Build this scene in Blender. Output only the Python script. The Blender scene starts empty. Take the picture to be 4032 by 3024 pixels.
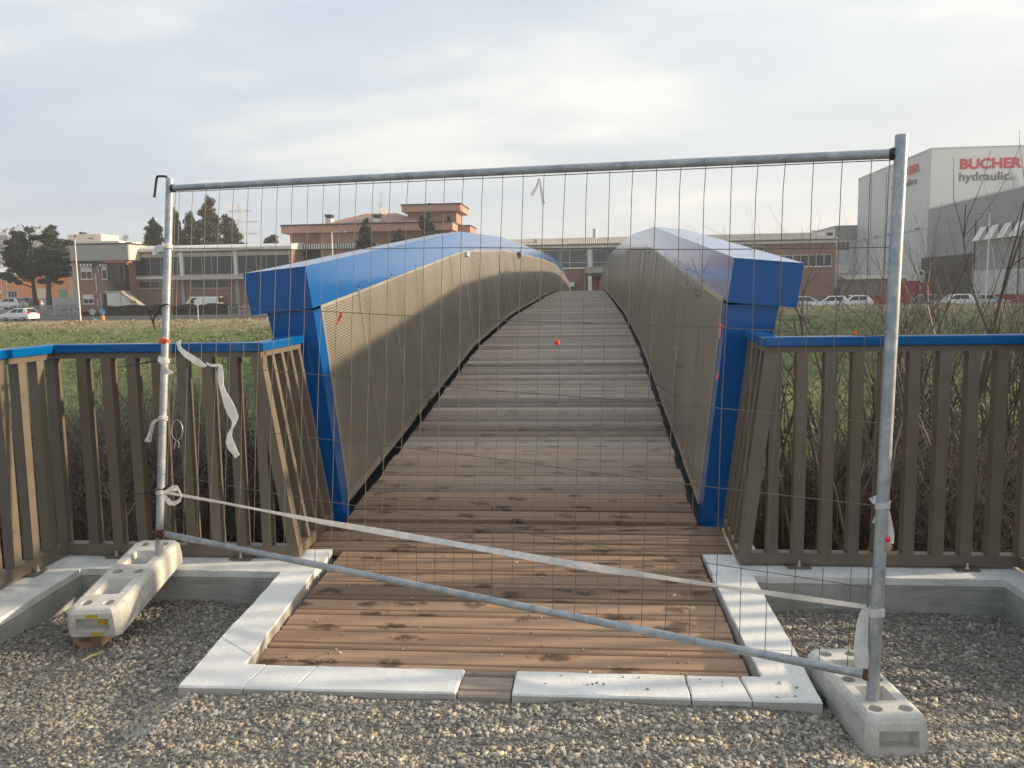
import bpy, bmesh, math, random
import numpy as np
from mathutils import Vector, Matrix
random.seed(7); rng = np.random.default_rng(11)
R = math.radians
scene = bpy.context.scene
C = scene.collection

# ------------------------------------------------------------------ camera
CAM_H, PITCH, ROLL, YAW, FPX = 1.6, math.atan(.111), math.atan(.016), R(5.45), 3261.0
cp, sp = math.cos(PITCH), math.sin(PITCH)
FW = Vector((-math.sin(YAW)*cp, math.cos(YAW)*cp, -sp))
rt = Vector((math.cos(YAW), math.sin(YAW), 0)); up = rt.cross(FW)
RT = math.cos(ROLL)*rt - math.sin(ROLL)*up
UP = math.sin(ROLL)*rt + math.cos(ROLL)*up
EYE = Vector((0, 0, CAM_H))
cd = bpy.data.cameras.new('camera'); cam = bpy.data.objects.new('camera', cd); C.objects.link(cam)
cd.sensor_width = 36; cd.lens = 36*FPX/4032; cd.clip_start = .05; cd.clip_end = 4000
m = Matrix((RT, UP, -FW)).transposed().to_4x4(); m.translation = EYE
cam.matrix_world = m
scene.camera = cam

# ------------------------------------------------------------------ sky and sun
SUN_AZ, SUN_EL = R(80), R(15.5)          # azimuth from +Y towards +X
w = bpy.data.worlds.new("World"); scene.world = w; w.use_nodes = True
nt = w.node_tree; N = nt.nodes; Lk = nt.links
N.clear()
def nn(t, **k):
    n = N.new(t)
    for a, b in k.items(): setattr(n, a, b)
    return n
def mathn(op, a, b=None, c=None, clamp=False):
    n = nn('ShaderNodeMath', operation=op, use_clamp=clamp)
    for i, x in enumerate((a, b, c)):
        if x is None: continue
        if isinstance(x, (int, float)): n.inputs[i].default_value = x
        else: Lk.new(x, n.inputs[i])
    return n.outputs[0]
sky = nn('ShaderNodeTexSky', sky_type='NISHITA', sun_disc=False, sun_elevation=SUN_EL, sun_rotation=SUN_AZ,
         air_density=1.4, dust_density=3.0, ozone_density=1.0, altitude=50)
tc = nn('ShaderNodeTexCoord'); sx = nn('ShaderNodeSeparateXYZ'); Lk.new(tc.outputs['Generated'], sx.inputs[0])
zc = mathn('MAXIMUM', sx.outputs[2], 0.0)
den = mathn('ADD', zc, .16)
cx_, cy_ = mathn('DIVIDE', sx.outputs[0], den), mathn('DIVIDE', sx.outputs[1], den)
cb = nn('ShaderNodeCombineXYZ'); Lk.new(cx_, cb.inputs[0]); Lk.new(cy_, cb.inputs[1])
def sn(scale, det, rough, off, dist=0.0):
    mp = nn('ShaderNodeMapping'); Lk.new(cb.outputs[0], mp.inputs[0]); mp.inputs['Location'].default_value = off
    mp.inputs['Rotation'].default_value = (0, 0, .35); mp.inputs['Scale'].default_value = (.6, 1.0, 1.0)
    n = nn('ShaderNodeTexNoise'); Lk.new(mp.outputs[0], n.inputs['Vector'])
    n.inputs['Scale'].default_value = scale; n.inputs['Detail'].default_value = det; n.inputs['Roughness'].default_value = rough
    n.inputs['Distortion'].default_value = dist
    return n.outputs['Fac']
n1 = sn(.75, 6, .5, (3.1, 1.7, 0), .3); n2 = sn(1.9, 5, .55, (9.2, 4.4, 0), .2)
cl = mathn('ADD', mathn('MULTIPLY', n1, .7), mathn('MULTIPLY', n2, .3))
ramp = nn('ShaderNodeValToRGB'); Lk.new(cl, ramp.inputs[0])
e = ramp.color_ramp.elements
e[0].position = .40; e[0].color = (.285, .35, .445, 1)
e[1].position = .63; e[1].color = (.66, .65, .62, 1)
x_ = e.new(.46); x_.color = (.345, .405, .495, 1)
x_ = e.new(.55); x_.color = (.43, .48, .54, 1)
# towards the sun the cloud sheet and the haze under it turn bright and warm
sd = (math.sin(SUN_AZ)*math.cos(SUN_EL), math.cos(SUN_AZ)*math.cos(SUN_EL), math.sin(SUN_EL))
vm = nn('ShaderNodeVectorMath', operation='DOT_PRODUCT'); Lk.new(tc.outputs['Generated'], vm.inputs[0]); vm.inputs[1].default_value = sd
glow = mathn('POWER', mathn('MAXIMUM', mathn('MULTIPLY_ADD', vm.outputs['Value'], .5, .5), 0), 3.2)
hz = mathn('POWER', mathn('SUBTRACT', 1.0, zc, clamp=True), 6.0)
def mixc(fac, a, b, blend='MIX'):
    n = nn('ShaderNodeMix', data_type='RGBA', blend_type=blend)
    if isinstance(fac, (int, float)): n.inputs[0].default_value = fac
    else: Lk.new(fac, n.inputs[0])
    for s, x in ((6, a), (7, b)):
        if isinstance(x, tuple): n.inputs[s].default_value = x
        else: Lk.new(x, n.inputs[s])
    return n.outputs[2]
hcol = mixc(glow, (.445, .49, .535, 1), (.86, .81, .71, 1))
c1 = mixc(mathn('MULTIPLY', hz, .78), ramp.outputs[0], hcol)
c2 = mixc(mathn('MULTIPLY', glow, .55), c1, (.92, .86, .74, 1))
skm = mixc(1.0, sky.outputs[0], (.1, .1, .1, 1), 'MULTIPLY')      # clear sky at strength 0.1 behind the cloud sheet
c3 = mixc(.88, skm, c2)
below = mathn('MULTIPLY', mathn('MINIMUM', sx.outputs[2], 0.0), -4.0, clamp=True)
bg = nn('ShaderNodeBackground'); Lk.new(mixc(below, c3, (.25, .25, .24, 1)), bg.inputs[0]); bg.inputs[1].default_value = 1.0
out = nn('ShaderNodeOutputWorld'); Lk.new(bg.outputs[0], out.inputs[0])
ld = bpy.data.lights.new('sun', 'SUN'); lo = bpy.data.objects.new('sun', ld); C.objects.link(lo)
ld.energy = 4.2; ld.angle = R(1.8); ld.color = (1.0, .80, .56)
lo.rotation_euler = Vector((-sd[0], -sd[1], -sd[2])).to_track_quat('-Z', 'Y').to_euler(); lo.location = (30, 10, 20)
scene.view_settings.view_transform = 'Standard'; scene.view_settings.look = 'None'
scene.view_settings.exposure = .72; scene.view_settings.gamma = 1; scene.view_settings.use_curve_mapping = False

# ------------------------------------------------------------------ pixel <-> place (photo pixels 4032 x 3024)
def ray(px, py): return FW + RT*((px-2016)/FPX) - UP*((py-1512)/FPX)
def atY(px, py, Y): d = ray(px, py); return EYE + d*(Y/d.y)
def atX(px, py, X): d = ray(px, py); return EYE + d*(X/d.x)
def atZ(px, py, z): d = ray(px, py); return EYE + d*((z-CAM_H)/d.z)
def atP(px, py, p0, n): d = ray(px, py); return EYE + d*((p0-EYE).dot(n)/d.dot(n))
def zoom(x0, y0, s): return lambda x, y: (x0+x*s, y0+y*s)
zN = zoom(0, 850, .29837); zS = zoom(600, 700, .36166); zK = zoom(1900, 850, .36166); zV = zoom(3000, 500, .48224)
zW = zoom(3300, 1000, .33092); zE = zoom(900, 700, .63291); zG = zoom(2200, 700, .45208)
def rc(f, x0, y0, x1, y1, Y):
    """the rectangle seen at these corners, as it stands on the plane y = Y: x0, x1, z0, z1"""
    ym, xm = (y0+y1)/2, (x0+x1)/2
    a, b = atY(*f(x0, ym), Y), atY(*f(x1, ym), Y); c, d = atY(*f(xm, y0), Y), atY(*f(xm, y1), Y)
    return a.x, b.x, d.z, c.z

# ------------------------------------------------------------------ objects
WP = {}
class MB:
    def __init__(s): s.v = []; s.f = []; s.m = []; s.uv = []; s.cur = 0
    def add(s, vs, fs):
        o = len(s.v); s.v += [tuple(v) for v in vs]
        for f in fs: s.f.append(tuple(i+o for i in f)); s.m.append(s.cur)
        return s
    def hexa(s, p):   # 4 bottom (ccw from above), 4 top
        return s.add(p, [(3,2,1,0),(4,5,6,7),(0,1,5,4),(1,2,6,5),(2,3,7,6),(3,0,4,7)])
    def box(s, x0, x1, y0, y1, z0, z1):
        return s.hexa([(x0,y0,z0),(x1,y0,z0),(x1,y1,z0),(x0,y1,z0),(x0,y0,z1),(x1,y0,z1),(x1,y1,z1),(x0,y1,z1)])
    def bevbox(s, x0, x1, y0, y1, z0, z1, b):
        def lp(z, k): return [(x0+k+b,y0+k,z),(x1-k-b,y0+k,z),(x1-k,y0+k+b,z),(x1-k,y1-k-b,z),(x1-k-b,y1-k,z),(x0+k+b,y1-k,z),(x0+k,y1-k-b,z),(x0+k,y0+k+b,z)]
        vs = lp(z0,0)+lp(z1-b,0)+lp(z1,b*.8)
        fs = [tuple(range(7,-1,-1)), tuple(range(16,24))]
        for k in (0,8):
            for i in range(8): j=(i+1)%8; fs.append((k+i,k+j,k+8+j,k+8+i))
        return s.add(vs, fs)
    def prism(s, poly, z0, z1):   # ccw polygon
        n = len(poly); zz = (lambda z: z if callable(z) else (lambda p: z))
        a, b = zz(z0), zz(z1)
        vs = [(p[0],p[1],a(p)) for p in poly]+[(p[0],p[1],b(p)) for p in poly]
        return s.add(vs, [tuple(range(n-1,-1,-1)), tuple(range(n,2*n))]+[(i,(i+1)%n,n+(i+1)%n,n+i) for i in range(n)])
    def tube(s, pts, r, n=8, cap=True, r1=None):
        pts = [Vector(p) for p in pts]; k = len(pts); vs = []; fs = []
        t0 = (pts[1]-pts[0]).normalized(); a = Vector((0,0,1)) if abs(t0.z) < .9 else Vector((1,0,0))
        u = t0.cross(a).normalized()
        for i, p in enumerate(pts):
            t = (pts[min(i+1,k-1)]-pts[max(i-1,0)]).normalized()
            u = (u - t*u.dot(t)).normalized(); v = t.cross(u)
            rr = (r[i] if isinstance(r, (list, tuple)) else r) if r1 is None else r+(r1-r)*i/(k-1)
            vs += [p+(u*math.cos(2*math.pi*j/n)+v*math.sin(2*math.pi*j/n))*rr for j in range(n)]
        for i in range(k-1):
            for j in range(n): jj=(j+1)%n; fs.append((i*n+j,i*n+jj,(i+1)*n+jj,(i+1)*n+j))
        if cap: fs += [tuple(range(n-1,-1,-1)), tuple((k-1)*n+j for j in range(n))]
        return s.add(vs, fs)
    def ribbon(s, pts, dirs, wd, th=.0012):
        """a strip of tape along pts, lying across dirs"""
        k = len(pts); vs = []; fs = []
        for i in range(k):
            p = Vector(pts[i]); t = (Vector(pts[min(i+1,k-1)])-Vector(pts[max(i-1,0)])).normalized()
            d = Vector(dirs[i]).normalized(); n = t.cross(d).normalized()*th; wi = wd[i] if isinstance(wd, (list,tuple)) else wd
            vs += [p-d*wi/2-n, p+d*wi/2-n, p+d*wi/2+n, p-d*wi/2+n]
        for i in range(k-1):
            a=i*4; b=a+4
            for q in range(4): r_=(q+1)%4; fs.append((a+q,a+r_,b+r_,b+q))
        fs += [(3,2,1,0), tuple((k-1)*4+q for q in range(4))]
        return s.add(vs, fs)
    def xform(s, M):
        s.v = [tuple(M @ Vector(v)) for v in s.v]; return s
    def build(s, name, mats, parent=None, smooth=False, loc=None):
        """verts are world coordinates; the object sits at its parent's origin (or at loc)"""
        me = bpy.data.meshes.new(name); o_ = Vector(loc) if loc is not None else (WP[parent.name] if parent else Vector((0,0,0)))
        me.from_pydata([(v[0]-o_.x, v[1]-o_.y, v[2]-o_.z) for v in s.v], [], s.f)
        mats = mats if isinstance(mats, (list, tuple)) else [mats]
        for x in mats: me.materials.append(x)
        if len(mats) > 1: me.polygons.foreach_set('material_index', s.m)
        if smooth:
            me.shade_smooth()
            try: me.set_sharp_from_angle(angle=R(40))
            except Exception: pass
        me.update()
        return put(name, me, parent, o_)
def put(name, me, parent=None, world=(0,0,0), rot=None):
    o = bpy.data.objects.new(name, me); C.objects.link(o)
    wv = Vector(world); WP[o.name] = wv
    if parent: o.parent = parent; o.location = wv-WP[parent.name]
    else: o.location = wv
    if rot: o.rotation_euler = rot
    return o
def empty(name, loc, label, cat, group=None):
    o = bpy.data.objects.new(name, None); C.objects.link(o); o.location = loc; o.empty_display_size = .1
    WP[o.name] = Vector(loc); return tag(o, label, cat, group)
def tag(o, label=None, cat=None, group=None, kind=None):
    if label: o['label'] = label
    if cat: o['category'] = cat
    if group: o['group'] = group
    if kind: o['kind'] = kind
    return o
def copy_tree(o, parent=None):
    c = o.copy(); C.objects.link(c)
    if parent: c.parent = parent
    for ch in list(o.children): copy_tree(ch, c)
    return c
def np_mesh(name, V, F, mats, parent=None, world=(0,0,0), midx=None, smooth=False):
    me = bpy.data.meshes.new(name); V = np.asarray(V, np.float32); F = np.asarray(F, np.int32); k = F.shape[1]
    me.vertices.add(len(V)); me.vertices.foreach_set('co', V.ravel())
    me.loops.add(F.size); me.loops.foreach_set('vertex_index', F.ravel())
    me.polygons.add(len(F)); me.polygons.foreach_set('loop_start', np.arange(0, F.size, k, dtype=np.int32))
    try: me.polygons.foreach_set('loop_total', np.full(len(F), k, np.int32))
    except Exception: pass
    mats = mats if isinstance(mats, (list, tuple)) else [mats]
    for x in mats: me.materials.append(x)
    if midx is not None: me.polygons.foreach_set('material_index', np.asarray(midx, np.int32))
    me.update(calc_edges=True); me.validate()
    if smooth: me.shade_smooth()
    return put(name, me, parent, world)

# ------------------------------------------------------------------ materials
class NB:
    def __init__(s, name):
        s.m = bpy.data.materials.new(name); s.m.use_nodes = True; s.t = s.m.node_tree; s.t.nodes.clear()
        s.o = s.n('ShaderNodeOutputMaterial'); s.b = s.n('ShaderNodeBsdfPrincipled'); s.l(s.b.outputs[0], s.o.inputs[0])
    def n(s, t, **k):
        x = s.t.nodes.new(t)
        for a, b in k.items(): setattr(x, a, b)
        return x
    def l(s, a, b): s.t.links.new(a, b)
    def set(s, i, v):
        if hasattr(v, 'is_linked'): s.l(v, i)
        else: i.default_value = v
    def co(s, kind='Object', scale=(1,1,1), rot=(0,0,0), loc=(0,0,0), src=None):
        if src is None: src = s.n('ShaderNodeTexCoord').outputs[kind]
        mp = s.n('ShaderNodeMapping'); s.l(src, mp.inputs[0]); mp.inputs['Scale'].default_value = scale
        mp.inputs['Rotation'].default_value = rot; s.set(mp.inputs['Location'], loc); return mp.outputs[0]
    def world(s): return s.n('ShaderNodeNewGeometry').outputs['Position']
    def noise(s, vec, scale, det=4, rough=.55, dist=0):
        x = s.n('ShaderNodeTexNoise'); s.l(vec, x.inputs['Vector']); x.inputs['Scale'].default_value = scale
        x.inputs['Detail'].default_value = det; x.inputs['Roughness'].default_value = rough; x.inputs['Distortion'].default_value = dist
        return x.outputs['Fac']
    def ramp(s, fac, stops, interp='LINEAR'):
        x = s.n('ShaderNodeValToRGB'); s.l(fac, x.inputs[0]); cr = x.color_ramp; cr.interpolation = interp
        while len(cr.elements) < len(stops): cr.elements.new(.5)
        for el, (p, c) in zip(cr.elements, stops):
            el.position = p; el.color = c if len(c) == 4 else (*c, 1)
        return x.outputs[0]
    def mix(s, fac, a, b, blend='MIX'):
        x = s.n('ShaderNodeMix', data_type='RGBA', blend_type=blend); s.set(x.inputs[0], fac)
        for i, v in ((6, a), (7, b)): s.set(x.inputs[i], (*v, 1) if isinstance(v, tuple) and len(v) == 3 else v)
        return x.outputs[2]
    def math(s, op, a, b=None, c=None, clamp=False):
        x = s.n('ShaderNodeMath', operation=op, use_clamp=clamp)
        for i, v in enumerate((a, b, c)):
            if v is not None: s.set(x.inputs[i], v)
        return x.outputs[0]
    def bump(s, h, st, dist=.01):
        x = s.n('ShaderNodeBump'); s.l(h, x.inputs['Height']); x.inputs['Strength'].default_value = st; x.inputs['Distance'].default_value = dist
        s.l(x.outputs[0], s.b.inputs['Normal']); return x
    def fin(s, col=None, rough=None, metal=None, spec=None, coat=None):
        for k, v in (('Base Color', col), ('Roughness', rough), ('Metallic', metal), ('Specular IOR Level', spec), ('Coat Weight', coat)):
            if v is not None: s.set(s.b.inputs[k], (*v, 1) if isinstance(v, tuple) and len(v) == 3 else v)
        return s.m
def plain(name, col, rough=.6, metal=0, var=.18, scale=6, bump=0, spec=None, coat=None, kind='Object', dirt=None, obj_tone=False):
    """a paint or solid with uneven tone, wear and fine relief"""
    b = NB(name); v = b.co(kind)
    f = b.noise(v, scale, 5, .6)
    c = b.mix(b.math('MULTIPLY_ADD', f, 1.6, -.3, clamp=True), tuple(x*(1-var) for x in col), tuple(min(1, x*(1+var)) for x in col))
    if dirt:
        g = b.ramp(b.noise(v, scale*.45, 6, .7, .4), [(.52, (0,0,0)), (.72, (1,1,1))])
        c = b.mix(b.math('MULTIPLY', g, .6), c, dirt)
    if bump: b.bump(b.noise(v, scale*9, 5, .65), bump, .004)
    if obj_tone: hs = b.n('ShaderNodeHueSaturation'); b.l(c, hs.inputs['Color']); b.l(b.math('MULTIPLY_ADD', b.n('ShaderNodeObjectInfo').outputs['Random'], .22, .89), hs.inputs['Value']); c = hs.outputs[0]
    rr = b.math('MULTIPLY_ADD', f, min(.2, rough*.6), rough-min(.1, rough*.3), clamp=True)
    return b.fin(c, rr, metal, spec, coat)
M = {}
M['blue'] = plain('blue_paint', (.0, .082, .285), .13, var=.05, scale=2.5, coat=0.0, spec=.42)
M['blue_rail'] = plain('blue_rail_paint', (.0, .095, .29), .16, var=.06, scale=5, coat=0.0, spec=.5)
M['brown'] = plain('brown_paint', (.148, .121, .091), .42, var=.12, scale=9, spec=.5, bump=.05, obj_tone=True)
M['black'] = plain('black_plastic', (.012, .012, .012), .45)
M['dark_steel'] = plain('dark_steel', (.03, .03, .032), .5, .3, dirt=(.05, .03, .02))
def galv(name, a, b_):
    b = NB(name); v = b.co('Object')
    f = b.noise(v, 14, 6, .7, .6); g = b.noise(v, 60, 4, .6)
    c = b.mix(b.ramp(f, [(.35, (0,0,0)), (.65, (1,1,1))]), a, b_)
    c = b.mix(b.ramp(b.noise(v, 9, 6, .7), [(.66, (0,0,0)), (.78, (1,1,1))]), c, (.30, .27, .21))
    b.bump(g, .15, .001)
    return b.fin(c, b.math('MULTIPLY_ADD', g, .3, .30), .42)
M['galv'] = galv('galvanised_steel', (.25, .285, .315), (.47, .49, .49))
M['wire'] = plain('rusty_wire', (.165, .145, .12), .5, .4, var=.35, scale=12)
M['bolt'] = plain('zinc_bolt', (.55, .55, .53), .35, .8)
M['rust'] = plain('rust', (.14, .055, .025), .85, var=.4, scale=60)
def b_concrete(name, col, dark, edge=.0, scale=3.5, speck=True):
    b = NB(name); v = b.co('Object')
    f = b.noise(v, scale, 8, .65, .3); g = b.noise(v, scale*14, 5, .7)
    c = b.mix(b.ramp(f, [(.38, (0,0,0)), (.66, (1,1,1))]), dark, col)
    c = b.mix(b.math('MULTIPLY', b.ramp(g, [(.3, (1,1,1)), (.46, (0,0,0))]), .30), c, tuple(x*.55 for x in dark))
    if speck:
        vo = b.n('ShaderNodeTexVoronoi'); b.l(v, vo.inputs['Vector']); vo.inputs['Scale'].default_value = 34
        hole = b.ramp(vo.outputs['Distance'], [(.07, (1,1,1)), (.12, (0,0,0))])
        c = b.mix(b.math('MULTIPLY', hole, .45), c, tuple(x*.4 for x in dark))
    st = b.ramp(b.noise(v, scale*.7, 8, .75, 1.2), [(.56, (0,0,0)), (.72, (1,1,1))]); c = b.mix(b.math('MULTIPLY', st, .45), c, tuple(x*y for x, y in zip(dark, (.72, .68, .60))))
    b.bump(b.math('ADD', b.math('MULTIPLY', f, .5), g), .5, .006)
    return b.fin(c, .88)
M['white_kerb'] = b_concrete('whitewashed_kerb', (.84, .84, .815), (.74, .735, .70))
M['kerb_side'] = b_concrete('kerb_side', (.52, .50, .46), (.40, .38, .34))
M['coat'] = b_concrete('whitewashed_slab', (.80, .805, .79), (.58, .595, .575), scale=5)
def b_wall():
    b = NB('board_marked_concrete'); v = b.co('Object')
    f = b.noise(v, 2.6, 8, .68, .5)
    c = b.mix(b.ramp(f, [(.32, (0,0,0)), (.68, (1,1,1))]), (.20, .205, .19), (.43, .43, .395))
    h = b.noise(b.co('Object', scale=(1.2, 1.2, 16)), 3, 4, .6)
    c = b.mix(b.math('MULTIPLY', b.ramp(h, [(.45, (0,0,0)), (.62, (1,1,1))]), .35), c, (.46, .47, .44))
    b.bump(b.math('ADD', h, b.noise(v, 50, 4, .7)), .4, .005)
    return b.fin(c, .9)
M['wall'] = b_wall()
M['block'] = b_concrete('block_concrete', (.70, .68, .63), (.50, .49, .45), scale=7)
M['yellow'] = plain('yellow_spray', (.55, .40, .04), .8, var=.3, scale=30)
def b_wood(name, base, dark, grey, greyness, knots=1.0):
    b = NB(name); oi = b.n('ShaderNodeObjectInfo').outputs['Random']
    off = b.n('ShaderNodeCombineXYZ'); b.l(b.math('MULTIPLY', oi, 37.0), off.inputs[0]); b.l(b.math('MULTIPLY', oi, 11.0), off.inputs[1])
    v = b.co('Object', scale=(1, 1, 1), loc=off.outputs[0])
    gv = b.co(src=v, scale=(1.0, 22, 22)); g = b.noise(gv, 2.3, 7, .65, .35)
    fine = b.noise(b.co(src=v, scale=(2.2, 120, 120)), 3, 4, .6)
    c = b.mix(b.ramp(g, [(.20, (0,0,0)), (.62, (1,1,1))]), dark, base)
    c = b.mix(b.math('MULTIPLY', b.ramp(fine, [(.33, (1,1,1)), (.46, (0,0,0))]), .22), c, tuple(x*.55 for x in dark))
    if grey:
        pg = b.noise(b.co(src=v, scale=(.8, 5, 5)), 1.4, 5, .6)
        c = b.mix(b.math('MULTIPLY_ADD', b.ramp(pg, [(.3, (0,0,0)), (.7, (1,1,1))]), greyness*.7, greyness*.3), c, grey)
    # knots: sparse dark lenses with a paler halo along the grain
    vo = b.n('ShaderNodeTexVoronoi', feature='F1', voronoi_dimensions='2D'); vo.inputs['Scale'].default_value = 3.0
    wob = b.n('ShaderNodeVectorMath', operation='ADD'); b.l(b.co(src=v, scale=(1.0, 2.0, 1)), wob.inputs[0])
    nz = b.n('ShaderNodeTexNoise'); b.l(v, nz.inputs['Vector']); nz.inputs['Scale'].default_value = 16
    sc_ = b.n('ShaderNodeVectorMath', operation='SCALE'); b.l(nz.outputs['Color'], sc_.inputs[0]); sc_.inputs['Scale'].default_value = .22
    b.l(sc_.outputs[0], wob.inputs[1]); b.l(wob.outputs[0], vo.inputs['Vector'])
    k = b.ramp(vo.outputs['Distance'], [(.05, (1,1,1)), (.15, (.7,.7,.7)), (.25, (0,0,0))])
    sep = b.n('ShaderNodeSeparateColor'); b.l(vo.outputs['Color'], sep.inputs[0])
    on = b.math('GREATER_THAN', sep.outputs[0], .42)
    c = b.mix(b.math('MULTIPLY', b.math('MULTIPLY', k, on), .85*knots), c, tuple(x*.30 for x in dark))
    tone = b.math('MULTIPLY_ADD', oi, .78, .60)
    hs = b.n('ShaderNodeHueSaturation'); b.l(c, hs.inputs['Color']); b.l(tone, hs.inputs['Value'])
    b.bump(b.math('ADD', g, b.math('MULTIPLY', fine, .6)), .35, .003)
    return b.fin(hs.outputs[0], b.math('MULTIPLY_ADD', g, .25, .55), spec=.35)
M['deck_new'] = b_wood('larch_boards', (.37, .235, .145), (.19, .105, .06), (.32, .235, .165), .42)
M['deck_old'] = b_wood('weathered_boards', (.31, .235, .18), (.15, .105, .078), (.39, .345, .295), .68, .42)
M['deck_mid'] = b_wood('half_weathered_boards', (.33, .235, .165), (.17, .11, .072), (.33, .27, .215), .5, .6)
M['wood_block'] = b_wood('offcut_timber', (.42, .32, .2), (.28, .2, .12), None, 0, .3)
def b_perf():
    b = NB('perforated_sheet'); uv = b.n('ShaderNodeUVMap').outputs[0]
    sx = b.n('ShaderNodeSeparateXYZ'); b.l(uv, sx.inputs[0]); u, v = sx.outputs[0], sx.outputs[1]
    PV, PU = .0185, .013
    fv = b.math('DIVIDE', v, PV); row = b.math('FLOOR', fv)
    fu = b.math('ADD', b.math('DIVIDE', u, PU), b.math('MULTIPLY', b.math('MODULO', row, 2.0), .5))
    du = b.math('SUBTRACT', b.math('FRACT', fu), .5); dv = b.math('SUBTRACT', b.math('FRACT', fv), .5)
    hole = b.math('MULTIPLY', b.math('LESS_THAN', b.math('ABSOLUTE', du), .39), b.math('LESS_THAN', b.math('ABSOLUTE', dv), .29))
    ins = b.math('MULTIPLY', b.math('GREATER_THAN', u, .035), b.math('LESS_THAN', u, 1.005))
    ins = b.math('MULTIPLY', ins, b.math('MULTIPLY', b.math('GREATER_THAN', v, .05), b.math('LESS_THAN', v, 1.335)))
    hole = b.math('MULTIPLY', hole, ins)
    p = b.world(); f = b.noise(p, 1.3, 5, .6)
    c = b.mix(b.ramp(f, [(.35, (0,0,0)), (.65, (1,1,1))]), (.47, .425, .35), (.575, .52, .425))
    m = b.fin(c, b.math('MULTIPLY_ADD', f, .15, .28), .62, .5)
    tr = b.n('ShaderNodeBsdfTransparent'); mx = b.n('ShaderNodeMixShader')
    b.l(hole, mx.inputs[0]); b.l(b.b.outputs[0], mx.inputs[1]); b.l(tr.outputs[0], mx.inputs[2]); b.l(mx.outputs[0], b.o.inputs[0])
    return m
M['perf'] = b_perf()
M['hole_shade'] = plain('hole_shade_sheet', (.045, .04, .032), .7, .2, var=.3, scale=2)  # dark colour is the shade seen through the perforations
M['strip'] = plain('anodised_strip', (.38, .34, .265), .32, .6, var=.1, scale=3)
def b_stone(name, cols, vs=.12):
    b = NB(name); r = b.n('ShaderNodeNewGeometry').outputs['Random Per Island']
    c = b.ramp(r, [(i/len(cols), x) for i, x in enumerate(cols)], 'CONSTANT')
    f = b.noise(b.world(), 90, 4, .6)
    c = b.mix(b.math('MULTIPLY_ADD', f, 1.4, -.2, clamp=True), c, tuple(x*.62 for x in cols[0]), 'MIX') if False else c
    hs = b.n('ShaderNodeHueSaturation'); b.l(c, hs.inputs['Color']); b.l(b.math('MULTIPLY_ADD', f, .7, .62), hs.inputs['Value'])
    b.bump(f, .3, .003)
    return b.fin(hs.outputs[0], .85)
M['stone'] = b_stone('crushed_stone', [(.32,.29,.235),(.52,.465,.37),(.42,.38,.31),(.23,.215,.19),(.58,.51,.39),(.45,.42,.37),(.36,.325,.26),(.66,.60,.50),(.48,.43,.345),(.27,.255,.23),(.52,.42,.30),(.40,.385,.345)])
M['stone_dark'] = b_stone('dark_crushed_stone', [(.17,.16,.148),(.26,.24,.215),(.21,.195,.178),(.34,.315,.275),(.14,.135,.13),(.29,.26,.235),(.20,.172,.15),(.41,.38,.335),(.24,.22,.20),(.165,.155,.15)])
def b_ground():
    b = NB('gravel_bed'); p = b.world()
    vo = b.n('ShaderNodeTexVoronoi'); b.l(p, vo.inputs['Vector']); vo.inputs['Scale'].default_value = 75
    sep = b.n('ShaderNodeSeparateColor'); b.l(vo.outputs['Color'], sep.inputs[0])
    c = b.ramp(sep.outputs[0], [(0, (.10,.095,.085)), (.5, (.21,.20,.17)), (1, (.33,.305,.25))])
    c = b.mix(b.math('MULTIPLY', b.ramp(b.noise(p, 1.1, 4), [(.45, (0,0,0)), (.65, (1,1,1))]), .5), c, (.30, .265, .20))
    b.bump(vo.outputs['Distance'], 1.0, .012)
    return b.fin(c, .95)
M['gravel_bed'] = b_ground()
def b_land():
    b = NB('bank_soil_and_turf'); p = b.world(); sx = b.n('ShaderNodeSeparateXYZ'); b.l(p, sx.inputs[0])
    n1 = b.noise(p, .22, 6, .65); n2 = b.noise(p, 2.5, 6, .7); n3 = b.noise(p, .9, 5, .6)
    green = b.mix(b.ramp(n1, [(.36, (0,0,0)), (.64, (1,1,1))]), (.07, .115, .02), (.15, .19, .038))
    green = b.mix(b.ramp(n3, [(.52, (0,0,0)), (.66, (1,1,1))]), green, (.19, .18, .075))
    n4 = b.noise(b.co(src=p, scale=(1, .45, 1)), 1.6, 6, .7); green = b.mix(b.ramp(n4, [(.34, (1,1,1)), (.52, (0,0,0))]), green, (.030, .042, .014))
    dry = b.mix(n2, (.23, .185, .085), (.42, .34, .19))
    t = b.math('ADD', b.math('MULTIPLY_ADD', sx.outputs[1], .16, -12.35), b.math('MULTIPLY_ADD', n3, 2.4, -1.2), clamp=True)
    c = b.mix(t, green, dry)
    near = b.math('SUBTRACT', 1.0, b.math('MULTIPLY_ADD', sx.outputs[1], .2, -2.6, clamp=True), clamp=True)
    soil = b.mix(n2, (.035, .028, .02), (.12, .09, .06))
    c = b.mix(near, c, soil)
    b.bump(n2, .8, .25)
    return b.fin(c, .95)
M['land'] = b_land()
def b_leaf(name, cols, trans=.0, rough=.6):
    b = NB(name); r = b.n('ShaderNodeNewGeometry').outputs['Random Per Island']
    c = b.ramp(r, [(i/(len(cols)-1), x) for i, x in enumerate(cols)])
    return b.fin(c, rough)
M['cedar'] = b_leaf('cedar_needles', [(.022,.034,.022),(.045,.06,.036),(.03,.045,.034),(.075,.085,.05)])
M['cypress'] = b_leaf('cypress_needles', [(.03,.04,.016),(.055,.06,.024),(.022,.032,.016),(.09,.08,.035)])
M['hedge'] = b_leaf('hedge_leaves', [(.016,.022,.012),(.035,.042,.02),(.022,.03,.018),(.05,.055,.028)])
M['turf'] = b_leaf('turf_blades', [(.06,.115,.015),(.11,.18,.028),(.17,.20,.045),(.085,.15,.022),(.23,.22,.075)])
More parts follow.
